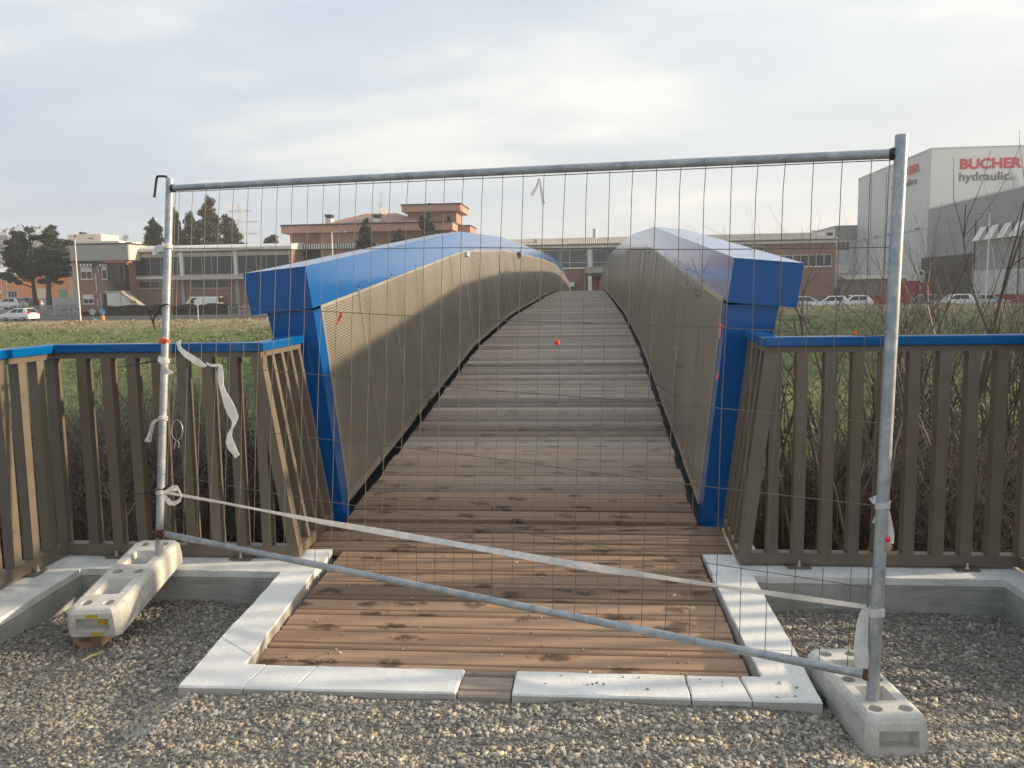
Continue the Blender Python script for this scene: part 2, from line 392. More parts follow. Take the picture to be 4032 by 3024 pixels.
M['dead_leaf'] = b_leaf('dead_leaves', [(.035,.024,.018),(.06,.04,.028),(.025,.018,.014),(.085,.06,.04),(.045,.04,.025)])
M['straw'] = b_leaf('dry_straw', [(.38,.29,.16),(.26,.18,.09),(.46,.37,.23),(.17,.11,.06)])
M['weed'] = b_leaf('weed_leaves', [(.05,.08,.02),(.08,.12,.03),(.03,.05,.018)])
M['twig'] = b_leaf('bare_twigs', [(.11,.085,.06),(.20,.165,.12),(.075,.05,.035),(.155,.12,.085),(.25,.21,.16)])
M['twig_red'] = b_leaf('bramble_canes', [(.10,.07,.055),(.17,.125,.095),(.065,.045,.038),(.22,.165,.125),(.30,.245,.185)])
M['bark'] = plain('bark', (.05, .04, .03), .9, var=.4, scale=8)
M['bark_pale'] = plain('sapling_bark', (.21, .175, .125), .85, var=.35, scale=14)
def b_brick(name, a, bb, mortar):
    b = NB(name); v = b.co('Object', rot=(R(90), 0, 0)); br = b.n('ShaderNodeTexBrick'); b.l(v, br.inputs['Vector'])
    br.inputs['Scale'].default_value = 1; br.inputs['Brick Width'].default_value = .26; br.inputs['Row Height'].default_value = .075
    br.inputs['Mortar Size'].default_value = .008
    for k, x in (('Color1', a), ('Color2', bb), ('Mortar', mortar)): br.inputs[k].default_value = (*x, 1)
    c = b.mix(b.math('MULTIPLY_ADD', b.noise(b.co('Object'), .5, 5, .6), .7, -.1, clamp=True), br.outputs['Color'], tuple(x*.6 for x in a))
    return b.fin(c, .9)
M['brick'] = b_brick('red_brick', (.31, .175, .135), (.265, .145, .11), (.29, .22, .19))
M['brick_villa'] = b_brick('orange_brick', (.47, .26, .19), (.42, .225, .16), (.40, .28, .22))
M['fascia'] = plain('terracotta_fascia', (.50, .27, .19), .8, var=.1, scale=.8)
M['orange'] = plain('orange_render', (.72, .30, .13), .85, var=.08, scale=.4)
M['cream'] = plain('cream_render', (.70, .60, .44), .85, var=.1, scale=.5)
M['white_render'] = plain('white_render', (.66, .65, .62), .8, var=.1, scale=.5, dirt=(.45,.43,.4))
M['grey_render'] = plain('grey_render', (.36, .355, .34), .85, var=.12, scale=.6)
M['white_metal'] = plain('white_metal', (.72, .70, .64), .5, var=.07, scale=.5)
M['panel_sunlit'] = plain('sunlit_cladding', (.70, .685, .62), .5, var=.05, scale=.3)  # tower front only: the sun's warmth is put into the colour
M['panel_grey'] = plain('grey_cladding', (.245, .25, .26), .55, var=.06, scale=.3)
M['panel_pale'] = plain('pale_grey_cladding', (.50, .515, .525), .5, var=.05, scale=.3)
M['dark'] = plain('dark_opening', (.02, .02, .021), .7, var=.3, scale=.6)
M['glass'] = plain('dark_glazing', (.016, .022, .030), .12, var=.25, scale=.7, spec=.5)
M['glass_green'] = plain('green_grey_glazing', (.07, .085, .085), .14, var=.25, scale=.5, spec=.5)
M['corrug'] = plain('corrugated_sheet', (.50, .485, .45), .65, var=.08, scale=.8)
M['fibre'] = plain('fibre_cement', (.42, .385, .32), .9, var=.2, scale=1.5, dirt=(.2,.18,.15))
M['tiles'] = plain('roof_tiles', (.33, .205, .15), .85, var=.2, scale=2.5, dirt=(.2,.15,.12))
M['slate_edge'] = plain('dark_flashing', (.035, .035, .038), .5)
M['shutter'] = plain('white_shutter', (.70, .68, .64), .6, var=.06)
M['curtain'] = plain('brown_curtain', (.18, .07, .035), .8, var=.4, scale=4)
M['blind'] = plain('brown_blind', (.07, .05, .04), .8, var=.3, scale=3)
M['green'] = plain('green_paint', (.03, .13, .07), .6)
M['mint'] = plain('green_shutter_door', (.16, .30, .22), .7)
M['red'] = plain('red_paint', (.36, .03, .035), .5, var=.15, scale=.8)
M['crimson'] = plain('crimson_door', (.25, .012, .035), .5)
M['sign_red'] = plain('sign_red', (.62, .04, .055), .45, var=.04)
M['sign_grey'] = plain('sign_grey', (.12, .12, .11), .5, var=.04)
M['sign_blue'] = plain('sign_blue', (.01, .16, .52), .4, var=.05)
M['orange_plastic'] = plain('orange_plastic', (.80, .27, .02), .5, var=.05)
M['orange_string'] = plain('orange_string', (.75, .14, .045), .7, var=.2, scale=40)
M['car_white'] = plain('white_car_paint', (.74, .74, .71), .25, var=.03, coat=.8)
M['car_grey'] = plain('grey_car_paint', (.10, .11, .125), .3, .3, var=.03, coat=.8)
M['car_silver'] = plain('silver_car_paint', (.42, .45, .48), .3, .4, var=.03, coat=.8)
M['tyre'] = plain('tyre_rubber', (.015, .015, .015), .85)
M['rim'] = plain('wheel_rim', (.30, .30, .31), .35, .7)
M['tail'] = plain('tail_lamp', (.40, .01, .012), .25)
M['lamp_glass'] = plain('headlamp_glass', (.6, .62, .62), .15)
M['plate'] = plain('number_plate', (.7, .7, .66), .5)
M['asphalt'] = plain('asphalt', (.075, .075, .078), .9, var=.2, scale=1.2)
M['lowwall'] = plain('grey_low_wall', (.30, .29, .27), .9, var=.15, scale=.6)
M['sky_bluebin'] = plain('blue_skip_paint', (.025, .045, .14), .55, var=.2, scale=1)
def b_tape():
    b = NB('white_plastic_film'); v = b.co('Object'); f = b.noise(b.co('Object', scale=(1, 1, 1)), 22, 5, .6)
    c = b.mix(b.ramp(f, [(.35, (0,0,0)), (.6, (1,1,1))]), (.72, .71, .69), (.92, .92, .90))
    b.fin(c, .42, spec=.4); b.bump(b.noise(v, 70, 4, .6), .5, .004)
    tl = b.n('ShaderNodeBsdfTranslucent'); tl.inputs[0].default_value = (.8, .79, .76, 1); tr = b.n('ShaderNodeBsdfTransparent')
    m1 = b.n('ShaderNodeMixShader'); m1.inputs[0].default_value = .35; b.l(b.b.outputs[0], m1.inputs[1]); b.l(tl.outputs[0], m1.inputs[2])
    m2 = b.n('ShaderNodeMixShader'); m2.inputs[0].default_value = .14; b.l(m1.outputs[0], m2.inputs[1]); b.l(tr.outputs[0], m2.inputs[2])
    b.l(m2.outputs[0], b.o.inputs[0]); return b.m
M['tape'] = b_tape()

# ================================================================== THE SETTING
def lerp(a, b, t): return a+(b-a)*t
def smooth(t): t = np.clip(t, 0, 1); return t*t*(3-2*t)
def gz(x, y):
    """level of the gravel: heaped in front, sunk in the two pits beside the kerb"""
    x = np.asarray(x, float); y = np.asarray(y, float)
    pit = np.maximum(smooth((-1.56-x)/.16), smooth((x-.78)/.14))
    base = .052+0*y
    low = .012-.095*np.clip((y-2.75)/1.45, -.15, 1.05)
    wob = .008*np.sin(x*5.1+1)*np.cos(y*4.3)+.006*np.sin(x*11+y*9)
    return base*(1-pit)+low*pit+wob*(1-.0*pit)
def land(x, y):
    """natural ground: bank falling into the channel, flat bed, far levee and the flat land beyond"""
    x = np.asarray(x, float); y = np.asarray(y, float)
    d = np.maximum(np.maximum(y-4.75, -3.35-x), x-2.55)
    near = -.14-.42*np.clip(d-.1, 0, 11)
    far = np.interp(y, [0, 55, 60, 82.5, 85, 900], [-4.76, -4.76, -4.5, -.95, -.8, -.8])
    z = np.where(y > 30, far, near)
    t = np.clip((y-45)/38, 0, 1)
    z = z+.62*np.clip((x-6)/10, 0, 1)*np.clip((y-66)/14, 0, 1)*np.clip((86-y)/1.2, 0, 1)
    return z + .10*np.sin(x*.35+y*.21)*np.clip(d/4, 0, 1)*(y < 82) + .05*np.sin(x*1.3-y*.8)*np.clip(d/3, 0, 1)*(y < 82)
ys = np.concatenate([np.linspace(-12, 4.6, 18), np.linspace(4.8, 18, 46), np.linspace(18.5, 58, 40), np.linspace(59, 86, 60), np.array([92, 100, 120, 160, 240, 400, 600, 800])])
xs = np.concatenate([np.array([-760, -500, -320, -220]), np.linspace(-140, -14, 64), np.linspace(-13, 13, 66), np.linspace(14, 140, 64), np.array([220, 320, 500, 760])])
XX, YY = np.meshgrid(xs, ys); ZZ = land(XX, YY)
inside = (XX > -3.2) & (XX < 2.45) & (YY < 4.6)
ZZ = np.where(inside, -.45, ZZ)
V = np.stack([XX, YY, ZZ], -1).reshape(-1, 3); nx = len(xs)
I, J = np.meshgrid(np.arange(nx-1), np.arange(len(ys)-1)); a = (J*nx+I).ravel()
tag(np_mesh('terrain', V, np.stack([a, a+1, a+1+nx, a+nx], 1), M['land'], smooth=True), kind='structure')
gx = np.linspace(-2.95, 2.25, 105); gy = np.concatenate([np.linspace(-9, .1, 26), np.linspace(.2, 4.36, 84)])
XX, YY = np.meshgrid(gx, gy); ZZ = gz(XX, YY)
ZZ = np.where((XX > -1.56) & (XX < .76) & (YY > 3.07), -.115, ZZ); V = np.stack([XX, YY, ZZ], -1).reshape(-1, 3); nx = len(gx)
I, J = np.meshgrid(np.arange(nx-1), np.arange(len(gy)-1)); a = (J*nx+I).ravel()
tag(np_mesh('gravel_ground', V, np.stack([a, a+1, a+1+nx, a+nx], 1), M['gravel_bed'], smooth=True), kind='structure')
rb = MB().box(-220, 220, 86.2, 92.2, -.84, -.775); tag(rb.build('road', M['asphalt']), kind='structure')
rb = MB().box(-90, -3, 93.2, 112, -.84, -.76); tag(rb.build('yard_pavement', M['asphalt']), kind='structure')
hx = atY(*zN(962, 1200), 98.6).x; rb = MB().box(-190, hx, 98.6, 140, -.9, .42); tag(rb.build('raised_yard', M['lowwall']), kind='structure')

# ------------------------------------------------------------------ kerb round the boardwalk
def kz(p): return .08+.02*(p[1]-3.0)/1.3
def kerb_stone(poly, root, rough=0):
    ps = []
    for i, p in enumerate(poly):                       # nibbled edges
        q = poly[(i+1) % len(poly)]; k = max(1, int(math.dist(p, q)/.06))
        for j in range(k):
            t = j/k; amp = .0025 if j else .001
            ps.append((lerp(p[0],q[0],t)+random.uniform(-amp,amp), lerp(p[1],q[1],t)+random.uniform(-amp,amp)))
    cxm = sum(p[0] for p in ps)/len(ps); cym = sum(p[1] for p in ps)/len(ps)
    def sh(p, k): d = math.hypot(cxm-p[0], cym-p[1]) or 1; return (p[0]+(cxm-p[0])/d*k, p[1]+(cym-p[1])/d*k)
    n = len(ps); mb = MB()
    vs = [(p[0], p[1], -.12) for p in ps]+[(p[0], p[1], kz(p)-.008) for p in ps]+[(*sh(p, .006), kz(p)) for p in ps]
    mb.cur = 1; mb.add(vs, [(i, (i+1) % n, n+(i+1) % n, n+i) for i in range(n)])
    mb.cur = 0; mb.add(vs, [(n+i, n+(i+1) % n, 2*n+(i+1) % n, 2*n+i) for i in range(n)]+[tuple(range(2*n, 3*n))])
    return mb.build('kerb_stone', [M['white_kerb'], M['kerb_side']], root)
kr = empty('kerb', (-.4, 3.1, .04), 'white cracked concrete kerb framing the boardwalk on three sides', 'kerb')
def fy(x): return lerp(2.975, 3.0, (x+1.625)/2.451)         # outer front edge
def iy(x): return lerp(3.172, 3.180, (x+1.434)/2.098)       # inner front edge
g = .0008
kerb_stone([(-1.625, 2.975), (-1.362, fy(-1.36)), (-1.342, iy(-1.342)), (-1.434, 3.172), (-1.440, 3.25), (-1.653, 3.42)], kr)
kerb_stone([(-1.653, 3.42+g), (-1.440, 3.25+g), (-1.512, 4.252), (-1.690, 4.252)], kr)
kerb_stone([(-1.362+2*g, fy(-1.37)), (-1.160, fy(-1.16)), (-1.127, iy(-1.12)), (-1.342+2*g, iy(-1.34))], kr)
kerb_stone([(-1.160+2*g, fy(-1.16)), (-.522, fy(-.52)), (-.514, iy(-.51)), (-1.127+2*g, iy(-1.12))], kr)
kerb_stone([(-.306, fy(-.3)), (.368, fy(.36)), (.364, iy(.36)), (-.303, iy(-.3))], kr)
kerb_stone([(.374, fy(.37)), (.592, fy(.59)), (.576, iy(.57)), (.369, iy(.36))], kr)
kerb_stone([(.597, fy(.59)), (.846, 3.0), (.852, 3.42), (.655, 3.42), (.664, 3.18), (.581, iy(.58))], kr)
kerb_stone([(.655, 3.42+g), (.852, 3.42+g), (.848, 4.305), (.632, 4.305)], kr)
# ------------------------------------------------------------------ the two concrete walls with whitewashed tops
def wall_ring(label, poly, name='concrete_wall'):
    r = empty(name, (poly[0][0], poly[0][1], -.1), label, 'wall')
    def dens(poly, amp):
        ps = []
        for i, p in enumerate(poly):
            q = poly[(i+1) % len(poly)]; k = max(1, int(math.dist(p, q)/.07))
            ps += [(lerp(p[0],q[0],j/k)+random.uniform(-amp,amp), lerp(p[1],q[1],j/k)+random.uniform(-amp,amp)) for j in range(k)]
        return ps
    MB().prism(poly, -.9, .058).build('wall_body', M['wall'], r)
    ps = dens(poly, .004); MB().prism(ps, .0605, lambda p: .098+random.uniform(-.0015, .0015)).build('whitewash_coat', M['coat'], r)
    return r
wall_ring('concrete retaining wall with whitewashed top under the railing by the tilted block',
          [(-3.27, 4.66), (-3.27, .4), (-2.72, .4), (-2.80, 3.55), (-2.85, 4.256), (-1.512, 4.256), (-1.506, 4.40), (-1.535, 4.66)])
wall_ring('concrete retaining wall with whitewashed top under the railing beside the shrubs',
          [(.632, 4.66), (.640, 4.31), (2.10, 4.31), (2.13, .4), (2.56, .4), (2.56, 4.66)])

# ------------------------------------------------------------------ boardwalk
def plank_mesh(length, depth, thick, mat, groove=True):
    """a board along x: flat top with a groove near the front edge and eased arrises"""
    h = thick; d = depth/2
    prof = [(-d+.007, 0), (-d, -.007), (-d, -h), (d, -h), (d, -.007), (d-.007, 0)]
    if groove: prof += [(-d+.052, 0), (-d+.047, -.009), (-d+.039, -.009), (-d+.034, 0)]
    n = len(prof); K = 5; vs = []
    for i in range(K+1):
        x = -length/2+length*i/K; vs += [(x, y, z) for y, z in prof]
    fs = []
    for i in range(K):
        for j in range(n): jj=(j+1)%n; fs.append((i*n+j, i*n+jj, (i+1)*n+jj, (i+1)*n+j))
    fs += [tuple(range(n-1,-1,-1)), tuple(K*n+j for j in range(n))]
    fs = [tuple(reversed(f)) for f in fs]
    me = bpy.data.meshes.new('plank'); me.from_pydata(vs, [], fs); me.materials.append(mat); me.update()
    return me
bw = empty('boardwalk', (-.42, 3.25, -.02), 'warm brown boardwalk of grooved planks inside the white kerb', 'boardwalk')
pm = plank_mesh(2.085, .166, .045, M['deck_new'])
for i in range(8):
    y = 3.275+.088+i*.179; f = i/7
    put('plank', pm, bw, (-.408-.022*f+random.uniform(-.004,.004), y, .032+.05*f), (R(2.0), 0, R(.35+random.uniform(-.15,.15))))
mb = MB().prism([(-1.43, 3.29), (.62, 3.29), (.60, 4.6), (-1.49, 4.6)], -.12, -.03); mb.build('bearer', M['dark_steel'], bw)
pi = plank_mesh(.203, .158, .05, M['deck_old']); o = put('plank', pi, bw, (-.414, fy(-.41)+.086, .066), (0, 0, R(.4))); tag(o, 'short greyed plank set into the gap in the kerb')
pi = plank_mesh(.203, .04, .05, M['deck_old'], False); put('plank', pi, bw, (-.410, fy(-.41)+.188, .070), (0, 0, R(.4)))
# ------------------------------------------------------------------ footbridge
XC = -.47
KY = [5.25, 11.7, 17.4, 31, 41, 43, 45, 55, 68.6, 74.3, 80.7]
KZ = [.135, .805, 1.09, 1.43, 1.602, 1.612, 1.602, 1.43, 1.09, .805, .135]
def dz(y): return float(np.interp(y, KY, KZ))
br = empty('footbridge', (XC, 5.2, .1), 'arched footbridge with wooden deck and blue capped perforated parapets', 'footbridge')
pw = plank_mesh(2.52, .166, .045, M['deck_new'])
for i in range(3):
    o = put('plank', pw, br, (-.46, 4.745+i*.178, .098+.008*i), (0, 0, R(-.3)))
pk_old = plank_mesh(2.27, .1665, .045, M['deck_old']); pk_new = plank_mesh(2.27, .1665, .045, M['deck_new']); pk_mid = plank_mesh(2.27, .1665, .045, M['deck_mid'])
y = 5.305; k = 0
MB().box(XC-1.38, XC+1.46, 4.668, 5.24, -1.6, .03).build('abutment', M['wall'], br)
while y < 45.5:
    sl = math.atan((dz(y+.09)-dz(y-.09))/.18)
    jit = random.uniform(-.004, .004)
    put('plank', pk_new if k < 3 else pk_mid if k < 9 or (k < 22 and random.random() < .4) else pk_old, br, (XC+random.uniform(-.012,.012), y, dz(y)+jit), (sl+random.uniform(-.028,.028), random.uniform(-.001,.001), random.uniform(-.0015,.0015)))
    y += .1795*math.cos(sl); k += 1
mb = MB()
while y < 80.7:
    sl = (dz(y+.09)-dz(y-.09))/.18*.086; z = dz(y)
    mb.hexa([(XC-1.13,y-.086,z-sl-.045),(XC+1.13,y-.086,z-sl-.045),(XC+1.13,y+.086,z+sl-.045),(XC-1.13,y+.086,z+sl-.045),
             (XC-1.13,y-.086,z-sl),(XC+1.13,y-.086,z-sl),(XC+1.13,y+.086,z+sl),(XC-1.13,y+.086,z+sl)]); y += .1785
tag(mb.build('planks', M['deck_old'], br), kind='stuff')
for s in (-1, 1):                                             # girders under the deck, widened as a dark strip for shade in the edge gap
    mb = MB()
    for a, b in zip(KY[:-1], KY[1:]):
        za, zb = dz(a)-.06, dz(b)-.06; x0, x1 = sorted((XC+s*1.0, XC+s*1.30))
        mb.hexa([(x0,a,za-.5),(x1,a,za-.5),(x1,b,zb-.5),(x0,b,zb-.5),(x0,a,za),(x1,a,za),(x1,b,zb),(x0,b,zb)])
    mb.build('girder', M['dark_steel'], br)
def pxz(s, o, y, h): return (XC+s*o, y, dz(y)+h)
CAPS = [(1.31, 1.385), (1.35, 1.655), (1.765, 1.615), (1.725, 1.345)]
for s in (-1, 1):
    pr = MB()
    for a, b in zip([5.402]+KY[1:-1], KY[1:]):                          # dark inner frame behind the sheets, lower strip raised to block leaking sun
        for (oa, ha), (ob, hb) in (((1.205, -.02), (1.24, .11)), ((1.335, 1.30), (1.36, 1.37))):
            q = [pxz(s,oa,a,ha), pxz(s,ob,a,ha), pxz(s,ob,b,ha), pxz(s,oa,b,ha), pxz(s,oa,a,hb), pxz(s,ob,a,hb), pxz(s,ob,b,hb), pxz(s,oa,b,hb)]
            pr.hexa(q)
    p = pr.build('parapet', M['dark_steel'], br)
    tag(p, ['sunlit parapet with the light blue cap', 'shaded parapet with the pale reflecting cap'][s > 0])
    # end post: a tapering blue box that leans outwards
    mb = MB(); y0, y1 = 5.25, 5.40; zb, zt = .085, 1.50
    pts = []
    for z, oi, oo in ((zb, 1.162, 1.335), (zt, 1.316, 1.63)):
        pts += [(XC+s*oi, y0, z), (XC+s*oo, y0, z), (XC+s*oo, y1, z+.015), (XC+s*oi, y1, z+.015)]
    mb.hexa(pts if s > 0 else pts)
    mb.build('end_post', M['blue'], p)
    # perforated sheets, one object each, with a plain strip over each joint
    pieces = []
    for a, b in zip(KY[:-1], KY[1:]):
        k = max(1, round((b-a)/1.04)) if b-a > 3 else 1
        for i in range(k): pieces.append((lerp(a,b,i/k), lerp(a,b,(i+1)/k)))
    for i, (a, b) in enumerate(pieces):
        if i == 0: a = 5.392
        lean = random.uniform(-.004, .004)
        q = [pxz(s,1.17+lean,a+.004,.05), pxz(s,1.17+lean,b-.004,.05), pxz(s,1.315+lean,b-.004,1.40), pxz(s,1.315+lean,a+.004,1.40)]
        t = Vector((s*.006, 0, 0)); vs = q+[tuple(Vector(v)+t) for v in q]
        mb = MB().add(vs, [(0,1,2,3),(7,6,5,4),(0,4,5,1),(1,5,6,2),(2,6,7,3),(3,7,4,0)])
        o = mb.build('perforated_panel', M['perf'], p)
        uv = o.data.uv_layers.new(); L = 1.04
        cs = [(0,0),(L,0),(L,1.37),(0,1.37)]*2
        for lp in o.data.loops: uv.data[lp.index].uv = cs[lp.vertex_index]
        if b < 80:
            wd = .024
            q = [pxz(s,1.166,b-wd,.045), pxz(s,1.166,b+wd,.045), pxz(s,1.311,b+wd,1.40), pxz(s,1.311,b-wd,1.40)]
            if b in KY: continue
            t = Vector((s*.003, 0, 0)); vs = q+[tuple(Vector(v)+t) for v in q]
            MB().add(vs, [(0,1,2,3),(7,6,5,4),(0,4,5,1),(1,5,6,2),(2,6,7,3),(3,7,4,0)]).build('joint_strip', M['strip'], p)
    for a, b in zip([5.402]+KY[1:-1], KY[1:]):                 # added sheets, darkened as shade behind the holes, also blocking sun through them
        q = [pxz(s,1.26,a+.002,-.35), pxz(s,1.26,b-.002,-.35), pxz(s,1.60,b-.002,1.36), pxz(s,1.60,a+.002,1.36)]; t = Vector((s*.006, 0, 0)); vs = q+[tuple(Vector(v)+t) for v in q]
        MB().add(vs, [(0,1,2,3),(7,6,5,4),(0,4,5,1),(1,5,6,2),(2,6,7,3),(3,7,4,0)]).build('shade_backing', M['hole_shade'], p)
    mb = MB()
    for a, b in pieces[:20]:
        for h in (.12, .72, 1.28):
            for dy in (-.018, .018):
                q = Vector(pxz(s, 1.166+(h-.045)*.107, b+dy, h)); mb.tube([q, q-Vector((s*.006,0,0))], .006, 6)
    tag(mb.build('rivets', M['bolt'], p), kind='stuff')
    # cap: one folded blue box per straight length
    for i, (a, b) in enumerate(zip(KY[:-1], KY[1:])):
        a_ = a-.03 if i == 0 else a+.0015; b_ = b-.0015
        za, zb_ = dz(a)-(.003 if i == 0 else 0), dz(b)
        ring = lambda y, z: [(XC+s*o, y, z+h) for o, h in CAPS]
        vs = ring(a_, za)+ring(b_, zb_); fs = [(0,1,5,4),(1,2,6,5),(2,3,7,6),(3,0,4,7),(3,2,1,0),(4,5,6,7)]
        cp_ = MB().add(vs, fs).build('cap', M['blue'], p)
        if i < 4:
            mb = MB()                                           # screw heads along the edge and over each joint
            if i == 0:
                for t in (.12, .37, .62, .87): q = Vector((XC+s*lerp(1.35, 1.765, t), a_-.001, dz(a)+lerp(1.655, 1.615, t)-.014)); mb.tube([q, q-Vector((0, .004, 0))], .0055, 6)
            for f in [x/6 for x in range(1, 6)]:
                yy = lerp(a, b, f); q = Vector((XC+s*1.3115, yy, dz(yy)+1.415)); mb.tube([q, q-Vector((s*.005, 0, 0))], .006, 6)
            tag(mb.build('screws', M['dark_steel'], cp_), kind='stuff')
# black clip under the left cap, and the small junction boxes at the first kink
mb = MB(); q = Vector(pxz(-1, 1.30, 11.95, 1.335)); mb.box(q.x-.01, q.x+.03, q.y-.1, q.y+.12, q.z-.03, q.z+.03); mb.build('bracket', M['panel_pale'], br)
mb = MB(); q = Vector(pxz(1, 1.30, 11.95, 1.335)); mb.box(q.x-.03, q.x+.01, q.y-.1, q.y+.12, q.z-.03, q.z+.03); mb.build('bracket', M['panel_pale'], br)
mb = MB()
for s_ in range(9):
    q = Vector(pxz(-1, 1.29, 20.6+random.uniform(-.3,.3), 1.33)); mb.tube([q, q+Vector((.02,.05,random.uniform(.0,.1))), q+Vector((.03,.35*random.random(),random.uniform(-.1,.1)))], .014, 5)
tag(mb.build('tie_wire', M['black']), 'black tangle of wire hanging under the left cap of the bridge', 'wire')

# ------------------------------------------------------------------ railings
def seg(mb, a, b, up_, wx, wz):
    """square bar from a to b: wx across, wz along up_"""
    a, b, up_ = Vector(a), Vector(b), Vector(up_); t = (b-a).normalized(); sd_ = t.cross(up_).normalized(); u = sd_.cross(t).normalized()
    P = []
    for p in (a, b): P += [p-sd_*wx/2-u*wz/2, p+sd_*wx/2-u*wz/2, p+sd_*wx/2+u*wz/2, p-sd_*wx/2+u*wz/2]
    return mb.add(P, [(3,2,1,0),(4,5,6,7),(0,1,5,4),(1,2,6,5),(2,3,7,6),(3,0,4,7)])
def railing(s, xcorner, xend_t, xend_b, xs_front, label):
    """s=-1: the railing left of the bridge; the front run lies along x, the side run comes towards the camera, a short
    leaning run follows the bridge post"""
    yf = 4.50; zt, zb = 1.345, .155; tx = .066
    r = empty('railing', (xcorner, yf, .1), label, 'railing', 'brown railings with blue handrails beside the footbridge')
    # handrails
    def hr(poly):
        mb = MB(); n = 2; vs = []
        for p, d in poly:
            p, d = Vector(p), Vector(d)
            for q, z in ((-1, 0), (1, 0), (1, .050), (-1, .050)): vs.append(p+d*q*.048+Vector((0,0,z)))
        mb.add(vs, [(3,2,1,0),(4,5,6,7),(0,1,5,4),(1,2,6,5),(2,3,7,6),(3,0,4,7)])
        o = mb.build('handrail', M['blue_rail'], r)
        bv = o.modifiers.new('b', 'BEVEL'); bv.width = .006; bv.segments = 2; return o
    zr = zt-.052
    k1 = Vector((s*1, -1, 0))  # mitre at the outer corner (towards outside / camera)
    co_ = Vector((xcorner, yf, zr)); ci = Vector((xend_t, yf, zr)); ce = Vector((xend_t+s*.03, 5.22, zr+.0))
    out_m = Vector((s, 1, 0)); in_m = Vector((s, 1, 0))
    hr([(co_+Vector((-s*.0015,0,0)), Vector((s,1,0))*1.0), (ci+Vector((s*.0015,0,0)), Vector((s,1,0))*1.0)] if False else
       [(co_, (s, 1, 0)), (ci, (s, 1, 0))])
    hr([(ci+Vector((-s*.001, .001, 0)), (s, 1, 0)), (ce, (s, 0, 0))])
    hr([(co_+Vector((0, -.001, 0)), (s, 1, 0)), (Vector((xcorner+s*.0, .5, zr)), (s, 0, 0))])
    # sub rail and bottom rail
    for z, nm, top in ((zr-.017, 'rail', True), (zb, 'base_rail', False)):
        wx, wz = (.06, .030) if top else (.060, .060)
        xe = xend_t if top else xend_b; z_ = z if top else z-.012
        mb = MB(); seg(mb, (xcorner+s*.028, yf, z_), (xe-s*.028, yf, z_), (0,0,1), wx, wz); mb.build(nm, M['brown'], r)
        mb = MB(); seg(mb, (xe, yf+.033, z_), (xe+s*.03, 5.2, z_), (0,0,1), wx, wz); mb.build(nm, M['brown'], r)
        mb = MB(); seg(mb, (xcorner, yf-.033, z_), (xcorner, .5, z_), (0,0,1), wx, wz); mb.build(nm, M['brown'], r)
    za, zb_ = zb+.019, zr-.033
    def bal(a, b, wx=.058, wy=.062, up_=(0,1,0)):
        mb = MB(); seg(mb, a, b, up_, wx, wy); return mb.build('baluster', M['brown'], r)
    for x in xs_front: bal((x, yf, za), (x, yf, zb_))
    bal((xcorner, yf, zb-.04), (xcorner, yf, zb_))
    bal((xend_b, yf-.002, zb-.04), (xend_t, yf-.002, zb_), .062, .070)                       # leaning corner post
    for i in range(1, 5):
        t = i/4; y = lerp(yf, 5.17, t); x0, x1 = xend_b+s*.03*t, xend_t+s*.03*t
        mb = MB(); seg(mb, (x0, y, za), (x1, y, zb_), (0,1,0), .058, .04); mb.build('baluster', M['brown'], r)
    y = yf-.150
    while y > .55:
        mb = MB(); seg(mb, (xcorner, y, za), (xcorner, y, zb_), (0,1,0), .058, .058); mb.build('baluster', M['brown'], r); y -= .150
    # feet
    feet = [(xs_front[1], yf), (xs_front[6], yf)] if s < 0 else [(xs_front[1], yf), (xs_front[7], yf)]
    feet += [(xcorner, 4.16), (xcorner, 3.0), (xcorner, 1.8)]
    for x, y in feet:
        mb = MB(); mb.box(x-.028, x+.028, y-.028, y+.028, .110, zb-.043); mb.build('foot_post', M['brown'], r)
        px0, px1, py0, py1 = (x-.06, x+.06, y-.075, y+.075) if y == yf else (x-.075, x+.075, y-.06, y+.06)
        f = MB().box(px0, px1, py0, py1, .1005, .1095).build('foot_plate', M['brown'], r)
        for bx, by in (((x, y-.055), (x, y+.055)) if y == yf else ((x-.055, y), (x+.055, y))):
            mb = MB(); mb.tube([(bx,by,.109),(bx,by,.119)], .013, 6); mb.tube([(bx,by,.119),(bx,by,.142)], .007, 8); mb.build('bolt', M['bolt'], f)
    return r
railing(-1, -3.094, -1.864, -1.692, [-2.902+.1499*i for i in range(8)],
        'brown railing with blue handrail behind the tilted concrete block')
railing(1, 2.270, .960, .826, [.975, 1.112, 1.257, 1.398, 1.540, 1.682, 1.833, 1.976, 2.118],
        'brown railing with blue handrail in front of the bare saplings')

# ================================================================== THINGS IN FRONT
# ------------------------------------------------------------------ temporary fence panel
BL, TL = Vector((-2.300, 4.106, .27)), Vector((-2.215, 4.300, 2.227))
BR_, TR = Vector((.994, 2.916, .13)), Vector((1.057, 3.000, 2.109))
fb0, ft0, fb1, ft1 = lerp(BL, TL, .042), lerp(BL, TL, .974), lerp(BR_, TR, .046), lerp(BR_, TR, .969)
def fp(u, v): return lerp(lerp(fb0, ft0, v), lerp(fb1, ft1, v), u)
FN = ((fb1-fb0).cross(ft0-fb0)).normalized()
if FN.y > 0: FN = -FN                                   # towards the camera
FU = (fb1-fb0).normalized()
fc = empty('temporary_fence', (BL+BR_)/2, 'galvanised temporary fence panel of wire mesh closing off the footbridge', 'fence')
MB().tube([lerp(BL, TL, -.055), lerp(BL, TL, 1)], .0205, 16).build('post', M['galv'], fc, smooth=True)
MB().tube([lerp(BR_, TR, -.05), lerp(BR_, TR, 1)], .0215, 16).build('post', M['galv'], fc, smooth=True)
